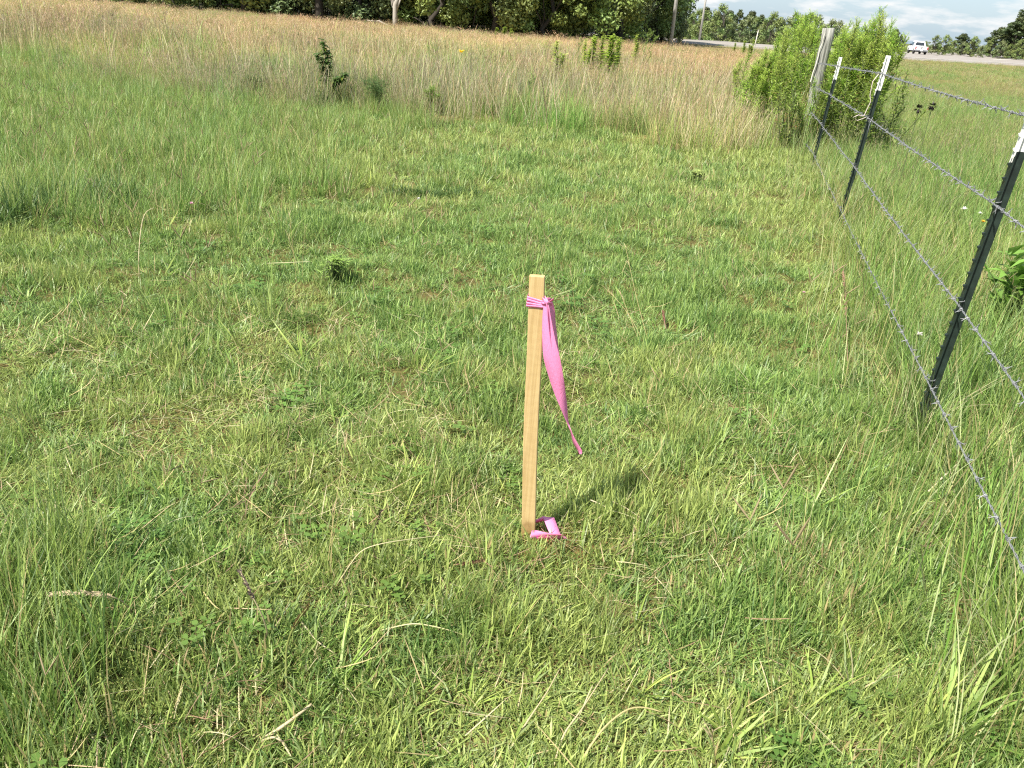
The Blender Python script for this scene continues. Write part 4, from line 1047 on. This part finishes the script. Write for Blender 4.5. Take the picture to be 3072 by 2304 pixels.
# ------------------------------------------------------------------ weeds, sapling and bushes
def leaf_quad(mb, base, d, up, l, wd, c):
    d = np.array(d) / np.linalg.norm(d); s_ = np.cross(d, up); s_ /= np.linalg.norm(s_) + 1e-9; nrm = np.cross(s_, d)
    b_ = np.array(base)
    V_ = [b_, b_ + d * l * .4 - s_ * wd / 2 + nrm * l * .06, b_ + d * l * .45, b_ + d * l * .4 + s_ * wd / 2 + nrm * l * .06, b_ + d * l - nrm * l * .10]
    mb.add(V_, [(0, 1, 2), (0, 2, 3), (1, 4, 2), (2, 4, 3)], c)
def weed_proto(h, nl, ll, lw, cl, ctop, plume, stemc=(.12, .15, .05), spread=.35, wob=1.0):
    root = empty('tall_weed'); st_ = MB(); lf = MB()
    stems = [(0, 0, h)] + [(rng.normal(0, .055), rng.normal(0, .055), h * rng.uniform(.6, .97)) for k in range(2)]
    for sx, sy, hh in stems:
        P_ = limb_path((sx * .4, sy * .4, -.03), (sx * 2.4 * wob + rng.normal(0, .05) * wob, sy * 2.4 * wob + rng.normal(0, .05) * wob, hh), 7, .22 * wob); st_.tube(P_, np.linspace(.007, .002, 7), 5, stemc, False)
        for k in range(nl):
            t_ = .10 + .90 * (k + rng.random()) / nl; i = min(5, int(t_ * 6)); f_ = t_ * 6 - i; b_ = P_[i] * (1 - f_) + P_[i + 1] * f_
            a_ = k * 2.4; el = rng.uniform(.1, .9); l = ll * (1.15 - .6 * t_) * rng.uniform(.7, 1.2)
            d_ = np.array([math.cos(a_) * math.cos(el), math.sin(a_) * math.cos(el), math.sin(el)])
            c = np.array(cl) * (1 - t_) + np.array(ctop) * t_; c = c * rng.uniform(.75, 1.3)
            if rng.random() < .09 * (1.2 - t_): c = np.array((.36, .24, .10)) * rng.uniform(.7, 1.2)
            leaf_quad(lf, b_, d_, np.array([0, 0, 1.]), l, lw * rng.uniform(.8, 1.2), c)
        if plume:
            for k in range(plume):
                t_ = .66 + .34 * rng.random(); i = min(5, int(t_ * 6)); f_ = t_ * 6 - i; b_ = P_[i] * (1 - f_) + P_[min(6, i + 1)] * f_
                a_ = rng.random() * 6.28; l = spread * (1.12 - t_) * rng.uniform(.5, 1.1) + .04
                e = b_ + np.array([math.cos(a_) * l * .5 * (.35 + .65 * wob), math.sin(a_) * l * .5 * (.35 + .65 * wob), l * .95])
                st_.tube([b_, (b_ + e) / 2 + [0, 0, .01], e], [.0022, .0018, .0008], 3, stemc, False)
                for j in range(6):
                    p_ = b_ + (e - b_) * (j + 1) / 6; aa = rng.random() * 6.28
                    leaf_quad(lf, p_, (math.cos(aa), math.sin(aa), .8), np.array([0, 0, 1.]), .035, .008, np.array(ctop) * rng.uniform(.8, 1.3))
    st_.build('stem', M_stem, root, True); lf.build('leaves', M_leaf, root)
    return root
BRI = (.32, .50, .075); BRT = (.42, .55, .10); DKG = (.07, .13, .025)
wA = [weed_proto(1.5, 70, .125, .017, (.34, .50, .09), BRT, 30), weed_proto(1.55, 75, .12, .018, (.29, .47, .085), BRI, 34), weed_proto(1.5, 66, .13, .017, (.34, .45, .09), (.44, .52, .12), 26)]
wB = [None, weed_proto(1.0, 55, .075, .013, (.17, .29, .055), (.24, .35, .07), 8)]
wS = [weed_proto(1.5, 95, .15, .024, (.34, .50, .075), (.46, .58, .10), 30, wob=.2), weed_proto(1.5, 90, .16, .026, (.38, .52, .085), (.50, .60, .12), 24, wob=.25)]
kind_name(wS, 'meadow_weed')
wC = [weed_proto(1.0, 40, .10, .020, (.20, .27, .06), (.22, .30, .06), 0)]
kind_name(wA, 'thicket_weed'); kind_name(wB[1:], 'meadow_weed'); kind_name(wC, 'leafy_weed')
def weed(pr, base_px, top_py, h0, label, group, wide=1.0, lean=0, rg=None, top_px=None):
    b_ = at(*base_px) if rg is None else at_r(base_px[0], rg)
    hh = height(b_, top_px or base_px[0], top_py); s_ = hh / h0
    o_ = place(pr, b_, rng.random() * 6.28, (s_ * wide, s_ * wide, s_), label, 'weed', group)
    return o_
rT = math.hypot(4.1, 12.6)
for i in range(26):       # left of and around the wooden post
    u_ = 2250 + 185 * ((i + .5) / 26) + rng.normal(0, 8)
    tp_ = np.interp(u_, [2230, 2270, 2310, 2350, 2380, 2420, 2460], [175, 120, 50, 42, 62, 85, 85]) + rng.uniform(-8, 70)
    weed(wA[i % 3], (u_, 0), tp_, 1.5, 'bright feathery weed in the thicket left of the wooden post', 'weeds crowding left of the wooden post', rng.uniform(.9, 1.2), rg=rT + rng.uniform(.2, 2.6))
for i in range(40):
    u_ = 2452 + 152 * ((i + .5) / 40) + rng.normal(0, 7)
    tp_ = np.interp(u_, [2440, 2470, 2505, 2560, 2600, 2625, 2645], [95, 65, 50, 48, 75, 120, 165]) + rng.uniform(-8, 70)
    weed(wA[(i + 1) % 3], (u_, 0), tp_, 1.5, 'bright feathery weed in the thicket right of the wooden post', 'weeds crowding right of the wooden post', rng.uniform(.9, 1.2), rg=rT + rng.uniform(-.3, 2.2))
for i in range(18):
    weed(wA[i % 3], (2195 + 8 * i + rng.normal(0, 5), 0), rng.uniform(130, 215), 1.5, 'shorter weed in the low skirt at the left of the thicket', 'short weeds at the left skirt of the thicket', 1.5, rg=rT + rng.uniform(.4, 2.4))
for i in range(16):       # lower leafy stems at the foot of the thicket
    u_ = 2330 + 330 * (i + .5) / 16 + rng.normal(0, 8)
    weed(wC[0], (u_, 0), rng.uniform(190, 260), 1.0, 'leafy pale-leaved weed at the foot of the thicket', 'leafy weeds below the thicket', rng.uniform(1.0, 1.4), rg=rT - rng.uniform(.3, 1.1))
for i in range(9):
    weed(wA[i % 3], (2440 + 8 * i, 0), rng.uniform(120, 175), 1.5, 'bright feathery weed filling the gap behind the wooden post', 'weeds behind the wooden post', 1.1, rg=rT + rng.uniform(.5, 1.6))
for i in range(7):
    weed(wA[i % 3] if i % 2 else wC[0], (2385 + 14 * i, 0), rng.uniform(170, 270), 1.0 if i % 2 == 0 else 1.5, 'leafy weed hiding the foot of the wooden post', 'leafy weeds before the wooden post', 1.2, rg=rT - rng.uniform(.35, .7))
singles = [((1659, 285), 112, 0, 1.5, 'lone bright spike-shaped weed left of the bright weed cluster'), ((1672, 275), 150, 0, 1.3, 'shorter twin beside the lone bright spike-shaped weed'),
           ((1745, 255), 108, 0, 1.2, 'first tall weed of the bright cluster in the meadow'), ((1770, 260), 96, 0, 1.6, 'dense bright weed left in the meadow cluster'), ((1795, 262), 98, 0, 1.7, 'bright weed in the middle of the meadow cluster'), ((1818, 270), 92, 0, 1.7, 'tallest bright weed of the meadow cluster'),
           ((1840, 262), 105, 0, 1.4, 'bright weed at the right of the meadow cluster'), ((1722, 230), 118, 1, 1.0, 'thin weed at the left side of the meadow cluster'), ((1898, 212), 96, 0, 1.2, 'bright weed below the half-hidden white cars'), ((1925, 208), 92, 1, 1.2, 'thin dark weed just right of the one below the white cars'),
           ((1577, 330), 222, 1, 1.3, 'short dark green weed standing alone in the straw grass'), ((1457, 250), 165, 1, 1.2, 'dark weed in the middle of the tan meadow'), ((1436, 225), 142, 1, 1.0, 'thin weed left of the dark weed in the tan meadow'), ((1497, 262), 158, 1, 1.2, 'weed right of the dark weed in the tan meadow'),
           ((1518, 258), 175, 1, 1.0, 'shorter weed at the right of the tan meadow group'), ((1300, 232), 133, 1, 1.1, 'thin weed alone left of the yellow flower'), ((1392, 215), 148, 1, 1.0, 'weed bearing the yellow flower head'), ((1120, 320), 235, 1, 1.0, 'blue green weed right of the sapling'),
           ((1490, 118), 80, 0, 2.2, 'pale green weed far out at the left of the distant patch'), ((1512, 120), 78, 0, 2.4, 'pale green weed far out in the middle of the distant patch'), ((1532, 122), 82, 0, 2.0, 'pale green weed far out at the right of the distant patch'),
           ((2200, 168), 125, 0, 1.6, 'weed left of the big thicket, nearest the road strip'), ((2225, 178), 118, 0, 1.6, 'weed left of the big thicket, second from the road strip'), ((2248, 190), 112, 0, 1.6, 'weed standing just left of the big thicket')]
for bp2, tp_, k, wd, lb in singles:
    weed(wS[int(rng.integers(2))] if k == 0 else wB[k], bp2, tp_, 1.62 if k == 0 else 1.0, lb, None, wd * 1.9 if k == 0 else wd * 1.6)
# yellow flower head
def flower(px_, py_, h, rad, col_, label, name, disc=None, stem=True, base=None):
    b_ = at(px_, py_, h) if base is None else base; b_.z = float(gz(b_.x, b_.y))
    e_ = empty(name, b_, 0, label, 'flower')
    hd_ = MB()
    for k in range(14):
        a_ = k * 2.4; el = rng.uniform(.1, 1.2); d_ = (math.cos(a_) * math.cos(el), math.sin(a_) * math.cos(el), math.sin(el)); leaf_quad(hd_, (0, 0, h - rad * .3), d_, np.array([0, 0, 1.]), rad * rng.uniform(.8, 1.1), rad * .55, np.array(col_) * rng.uniform(.85, 1.15))
    hd_.build('flower_head', M_flower, e_)
    s_ = MB(); s_.tube([(0.004, 0, -.02), (-.004, 0, h * .5), (0, 0, h - rad * .3)], .0016, 4, (.14, .18, .05), False); s_.build('stem', M_stem, e_)
flower(1384, 153, .95, .07, (.75, .55, .03), 'yellow goldenrod head in the tan meadow', 'yellow_flower')
flower(573, 609, .10, .022, (.70, .30, .50), 'single pink clover flower in the left turf', 'clover_flower')
flower(2412, 876, .10, .014, (.70, .35, .50), 'small pink flower in the turf left of the wire', 'clover_flower')
flower(1255, 596, .10, .022, (.75, .72, .68), 'small white flower beside the streak of painted shade', 'white_flower')
flower(2893, 626, .35, .030, (.75, .73, .66), 'wide white flower beyond the wire left of the nearest post', 'white_flower')
flower(2942, 638, .35, .022, (.72, .70, .66), 'smaller white flower close to the nearest post', 'white_flower')
flower(2759, 1000, .20, .020, (.75, .70, .66), 'white flower head just left of the foot of the nearest post', 'white_flower')
flower(2950, 663, .55, .016, (.80, .42, .02), 'orange yellow flower touching the nearest metal post', 'yellow_flower')
for px_, py_, r_, lb in ((2668, 317, .045, 'round black dried seed head nearer the second post'), (2702, 308, .045, 'second dark dried seed head, right of the rounder one')):
    b_ = at_r(px_, 8.6); h = height(b_, px_, py_); e_ = empty('seed_head', b_, 0, lb, 'seed head')
    q = MB()
    for k in range(40):
        d_ = rng.normal(size=3); d_ /= np.linalg.norm(d_); leaf_quad(q, np.array([0, 0, h]) + d_ * r_ * .3, d_, np.array([.1, .2, 1.]), r_ * .8, r_ * .4, (.02, .015, .012))
    q.build('head', M_stem, e_); q = MB(); q.tube([(0, 0, -.02), (.01, 0, h * .5), (0, 0, h)], .003, 4, (.10, .12, .05), False); q.build('stem', M_stem, e_)

# sapling with big dark leaves
b_ = at(985, 318); hh = height(b_, 970, 118)
sp = empty('leafy_sapling', b_, 0, 'dark broad-leaved sapling standing in the dry meadow', 'sapling')
q = MB(); lf = MB()
for ex, ey, ez, r_ in ((-.06, 0, hh, .012), (.02, .05, hh * .85, .008), (-.13, -.04, hh * .8, .008), (.26, .02, hh * .52, .009), (.18, -.06, hh * .45, .007)):
    P_ = limb_path((0, 0, -.05), (ex, ey, ez), 7, .15); q.tube(P_, np.linspace(r_, .003, 7), 5, (.13, .10, .06), False)
    for k in range(95):
        t_ = rng.uniform(.40, 1.0); i = min(5, int(t_ * 6)); f_ = t_ * 6 - i; c = P_[i] * (1 - f_) + P_[i + 1] * f_; a_ = rng.random() * 6.28
        leaf_quad(lf, c, (math.cos(a_), math.sin(a_), rng.uniform(-.5, .4)), np.array([0, 0, 1.]), rng.uniform(.07, .13), rng.uniform(.035, .055), np.array([.08, .145, .032]) * rng.uniform(.7, 1.5) * (np.array([2.2, 1.5, .8]) if rng.random() < .06 else 1))
q.build('stem', M_stem, sp, True); lf.build('leaves', M_leaf, sp)
# low bushy tufts that read as single plants
def bush(px_, py_, w_, h_, name, label, colr, n_=420, ll=.09, lw=.008, up=.7):
    b_ = at(px_, py_); e_ = empty(name, b_, 0, label, 'plant'); st_ = MB(); lf = MB()
    for k in range(14):
        a_ = rng.random() * 6.28; e2 = (math.cos(a_) * w_ * .5 * rng.random(), math.sin(a_) * w_ * .5 * rng.random(), h_ * rng.uniform(.6, 1))
        P_ = limb_path((e2[0] * .2, e2[1] * .2, -.02), e2, 6, .2); st_.tube(P_, np.linspace(.004, .0015, 6), 4, (.11, .14, .05), False)
        for j in range(n_ // 14):
            t_ = rng.uniform(.15, 1); i = min(4, int(t_ * 5)); f_ = t_ * 5 - i; c = P_[i] * (1 - f_) + P_[i + 1] * f_; aa = rng.random() * 6.28; el = rng.uniform(-.1, 1.2) * up
            leaf_quad(lf, c, (math.cos(aa) * math.cos(el), math.sin(aa) * math.cos(el), math.sin(el)), np.array([0, 0, 1.]), ll * rng.uniform(.6, 1.2), lw * rng.uniform(.8, 1.2), np.array(colr) * rng.uniform(.7, 1.35))
    st_.build('stem', M_stem, e_, True); lf.build('leaves', M_leaf, e_)
bush(1292, 345, .34, .38, 'rounded_bush', 'rounded fine-leaved green tuft at the meadow edge', (.22, .32, .07), 700, .08, .006)
bush(1125, 335, .55, .45, 'rounded_bush', 'blue green grassy bush right of the sapling foot', (.17, .25, .09), 600, .12, .006, 1.2)
bush(760, 300, .5, .35, 'rounded_bush', 'dark low bush left of the sapling at the meadow edge', (.13, .18, .06), 420, .09, .010)
bush(2088, 552, .30, .05, 'broadleaf_weed', 'pale broad-leaved weed in the turf left of the second metal post', (.33, .40, .12), 70, .07, .024, .5)
bush(1000, 845, .26, .05, 'broadleaf_weed', 'green lance-leaved weed in the turf left of the stake', (.26, .38, .09), 84, .07, .014, .6)
bush(3015, 1010, .55, .45, 'broadleaf_weed', 'lush big-leaved weed right behind the nearest metal post', (.17, .30, .055), 190, .15, .05, .8)
bush(2160, 405, .45, .34, 'dry_tuft', 'olive dry tuft at the meadow edge right of the middle', (.14, .14, .05), 420, .10, .007)
bush(2395, 440, .6, .30, 'dry_weed', 'rust brown withered weed at the foot of the thicket', (.24, .11, .045), 420, .07, .018)
bush(2440, 420, .5, .45, 'dry_weed', 'orange brown withered weed left of the far metal post', (.34, .17, .06), 420, .08, .016)
bush(2350, 425, .4, .42, 'dry_weed', 'rusty dry weed at the left foot of the thicket', (.30, .17, .08), 360, .08, .014)
bush(2560, 400, .5, .28, 'dry_weed', 'brown leaf litter weed between the two far metal posts', (.22, .12, .06), 300, .06, .02)
def grass_clump(px_, py_, n_, l0, l1, w0, w1, label, cols, spread=.06):
    b_ = at(px_, py_); e_ = empty('grass_clump', b_, 0, label, 'grass clump'); q = MB(); h = n_ // 2
    for nm, cnt in (('blades', n_),):
        a_ = rng.random(cnt) * 6.283; rr = spread * np.sqrt(rng.random(cnt)); base = np.stack([rr * np.cos(a_), rr * np.sin(a_), np.full(cnt, -.01)], 1)
        blade_set(q, base, a_ + rng.normal(0, .4, cnt), rng.uniform(l0, l1, cnt), rng.uniform(w0, w1, cnt), np.abs(rng.normal(.42, .25, cnt)), np.abs(rng.normal(.55, .4, cnt)), pick(cols, [1] * len(cols), cnt), 7, twist=.4, prof=2.2)
        q.build(nm, M_leaf, e_)
def shade_patch(pts, label, l0, l1, wy=.035):  # shadow of the taller grass, put in as darker coloured blades
    b_ = at(*pts[0]); e_ = empty('shade_grass_patch', b_, 0, label, 'shaded grass patch'); q = MB(); n_ = 900
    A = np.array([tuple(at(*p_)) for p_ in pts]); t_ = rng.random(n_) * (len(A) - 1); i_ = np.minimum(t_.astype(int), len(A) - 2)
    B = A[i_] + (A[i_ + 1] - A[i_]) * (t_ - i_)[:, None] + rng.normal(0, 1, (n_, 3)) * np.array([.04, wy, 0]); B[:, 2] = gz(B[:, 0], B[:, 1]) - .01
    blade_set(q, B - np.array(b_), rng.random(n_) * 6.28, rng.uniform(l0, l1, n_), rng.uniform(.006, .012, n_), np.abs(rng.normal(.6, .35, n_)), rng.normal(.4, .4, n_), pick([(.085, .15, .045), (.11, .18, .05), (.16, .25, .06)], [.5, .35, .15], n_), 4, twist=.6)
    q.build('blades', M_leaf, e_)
shade_patch([(1150, 590), (1240, 594), (1330, 590), (1440, 588)], 'streak of shade across the middle of the turf, painted as dark low grass', .06, .13)
shade_patch([(5, 675), (60, 650), (120, 615), (220, 600), (330, 608), (380, 600)], 'shade in the grass at the left edge, painted as dark blades', .14, .30, .09)
grass_clump(2840, 2190, 34, .12, .36, .006, .011, 'bright broad-bladed grass clump in the lower right corner', [G_yel, G_mid, G_mid])
grass_clump(2700, 1290, 30, .20, .52, .003, .006, 'tall pale grass clump left of the foot of the nearest post', [G_yel, G_mid, PALE], .10)
grass_clump(2790, 1330, 26, .16, .40, .003, .006, 'green grass clump at the foot of the nearest post', [G_mid, G_mid, G_yel], .08)
grass_clump(2560, 2075, 16, .10, .24, .004, .007, 'smaller pale grass clump left of the lower right clump', [G_yel, G_blue, PALE])
grass_clump(515, 985, 40, .12, .30, .004, .007, 'leaning green grass clump over a dark hollow in the left turf', [G_mid, G_mid, G_yel])
grass_clump(815, 960, 18, .22, .46, .0035, .006, 'tall thin upright grass clump left of the stake', [G_mid, G_blue, G_yel], .04)

# loose brown brush and single stems one can point at in the foreground
def stem_thing(pts, r_, col_, head, label, name='seeding_stalk', hr=.004, hc=(.15, .11, .07), hlen=.35):
    """pts: (px, py, height above ground) from root to tip."""
    W = []
    for px_, py_, h in pts:
        q_ = at(px_, py_, h); q_.z = float(gz(q_.x, q_.y)) + h; W.append(q_)
    e_ = empty(name, W[0], 0, label, 'grass stem'); P_ = np.array([tuple(a_ - W[0]) for a_ in W])
    t_ = np.linspace(0, 1, len(P_)); tt = np.linspace(0, 1, 16); P_ = np.stack([np.interp(tt, t_, P_[:, k]) for k in range(3)], 1)
    for _ in range(3): P_[1:-1] = (P_[:-2] + 2 * P_[1:-1] + P_[2:]) / 4
    r_ = r_ * 1.45; q = MB(); q.tube(P_, np.linspace(r_, r_ * .6, 16), 5, col_, True); q.build('stalk', M_stem, e_, True)
    if head:
        k0 = int(16 * (1 - hlen)); h = MB()
        for k in range(k0, 15):
            for j in range(9):
                a_ = rng.random() * 6.28; d_ = P_[k + 1] - P_[k]; d_ = d_ / np.linalg.norm(d_); s1 = np.cross(d_, [.3, .2, 1]); s1 /= np.linalg.norm(s1); s2 = np.cross(d_, s1)
                dv_ = d_ * 1.2 + s1 * math.cos(a_) * .7 + s2 * math.sin(a_) * .7
                leaf_quad(h, P_[k] + (P_[k + 1] - P_[k]) * rng.random(), dv_, s1, hr * 3.0, hr * 1.3, np.array(hc) * rng.uniform(.75, 1.3))
        h.build('seed_spike', M_stem, e_)
stem_thing([(805, 1930, .0), (800, 1880, .09), (775, 1820, .15), (745, 1770, .19), (720, 1712, .21)], .0014, (.40, .33, .19), True, 'dark drooping seed spike on a pale stalk at the lower left', hr=.0042, hc=(.10, .075, .06), hlen=.4)
stem_thing([(400, 1840, .0), (365, 1800, .10), (320, 1786, .13), (240, 1776, .14), (155, 1782, .12)], .0015, (.42, .35, .2), True, 'pale arching seed spike pointing left at the lower left', hr=.0046, hc=(.52, .42, .27), hlen=.6)
stem_thing([(862, 2090, .0), (855, 1960, .06), (870, 1900, .11), (900, 1850, .15), (925, 1820, .17)], .0022, (.17, .19, .05), True, 'brown leaning seed stalk right of the dark drooping spike', hr=.004, hc=(.20, .13, .05), hlen=.5)
stem_thing([(785, 2220, .02), (860, 2170, .04), (935, 2112, .045)], .0035, (.52, .42, .25), False, 'thick pale straw lying in the lower left turf')
stem_thing([(785, 2222, .02), (820, 2208, .05), (850, 2225, .04), (870, 2255, .01)], .0022, (.50, .41, .25), False, 'short curled straw hooked under the thick pale one')
stem_thing([(905, 1868, .02), (950, 1925, .03), (1005, 1962, .02)], .0016, (.50, .42, .26), False, 'thin pale stalk sloping down right of the brown seed stalk')
stem_thing([(1140, 1892, .01), (1240, 1868, .05), (1330, 1885, .04), (1405, 1910, .01)], .0014, (.50, .46, .24), False, 'long thin arching straw left of centre below the stake')
stem_thing([(1660, 2300, .01), (1690, 2200, .04), (1745, 2130, .06), (1825, 2005, .04)], .0018, (.48, .40, .22), False, 'long straw slanting up to the right at the bottom centre')
stem_thing([(1535, 2240, .01), (1590, 2150, .05), (1640, 2080, .05), (1680, 2005, .03)], .0016, (.48, .40, .22), False, 'straw slanting beside the longer one at the bottom centre')
stem_thing([(1552, 2130, .01), (1566, 2070, .05), (1570, 2015, .06)], .0014, (.48, .40, .22), False, 'short upright straw left of the slanting ones')
stem_thing([(1740, 2290, .01), (1800, 2190, .06), (1880, 2122, .09), (1935, 2118, .09), (1985, 2134, .08)], .0020, (.40, .34, .15), False, 'long greenish blade bending over at the bottom centre right')
stem_thing([(1360, 1695, .02), (1400, 1690, .03), (1450, 1682, .03)], .0020, (.22, .12, .07), True, 'short dark brown seed spike lying left of the stake foot', hr=.004, hc=(.16, .08, .05), hlen=.8)
stem_thing([(1010, 1755, .01), (1080, 1650, .10), (1160, 1628, .12), (1330, 1605, .10)], .0012, (.50, .44, .25), False, 'fine bent straw left of the stake')
stem_thing([(1770, 1500, .03), (1800, 1512, .035), (1835, 1532, .02)], .0018, (.52, .44, .28), False, 'short pale straw right of the stake foot')
stem_thing([(1838, 1505, .03), (1880, 1525, .04), (1930, 1560, .03)], .0014, (.50, .42, .28), False, 'thin dry straw over the tape shadow right of the stake')
stem_thing([(2785, 1475, .02), (2830, 1430, .05), (2880, 1385, .05)], .0030, (.58, .50, .34), False, 'pale flat straw lying below the nearest metal post')
stem_thing([(418, 840, .0), (415, 760, .14), (425, 660, .28), (440, 632, .33), (462, 624, .34)], .0018, (.50, .42, .24), False, 'tall bent pale stalk in the left turf')
stem_thing([(800, 790, .05), (860, 788, .12), (930, 785, .12)], .0016, (.52, .48, .28), False, 'pale stalk bent flat left of centre')
stem_thing([(2000, 995, .0), (1992, 960, .05), (1990, 935, .08)], .0024, (.22, .12, .08), True, 'small dark upright seed head in the turf right of the stake top', hr=.005, hc=(.18, .09, .06), hlen=.6)
stem_thing([(2545, 1150, .0), (2540, 1000, .12), (2536, 880, .22), (2530, 800, .30)], .0018, (.25, .17, .10), True, 'tall brown seeding stalk left of the nearest post', hr=.007, hc=(.24, .14, .09), hlen=.55)
stem_thing([(870, 950, .0), (838, 800, .30)], .0014, (.20, .22, .08), True, 'upright green stalk in the left turf', hr=.004, hc=(.16, .16, .07), hlen=.2)
stem_thing([(1130, 1690, .0), (1112, 1620, .10), (1145, 1530, .20)], .0016, (.16, .14, .07), True, 'dark thin stalk leaning right, left of the stake foot', hr=.004, hc=(.12, .09, .06), hlen=.3)
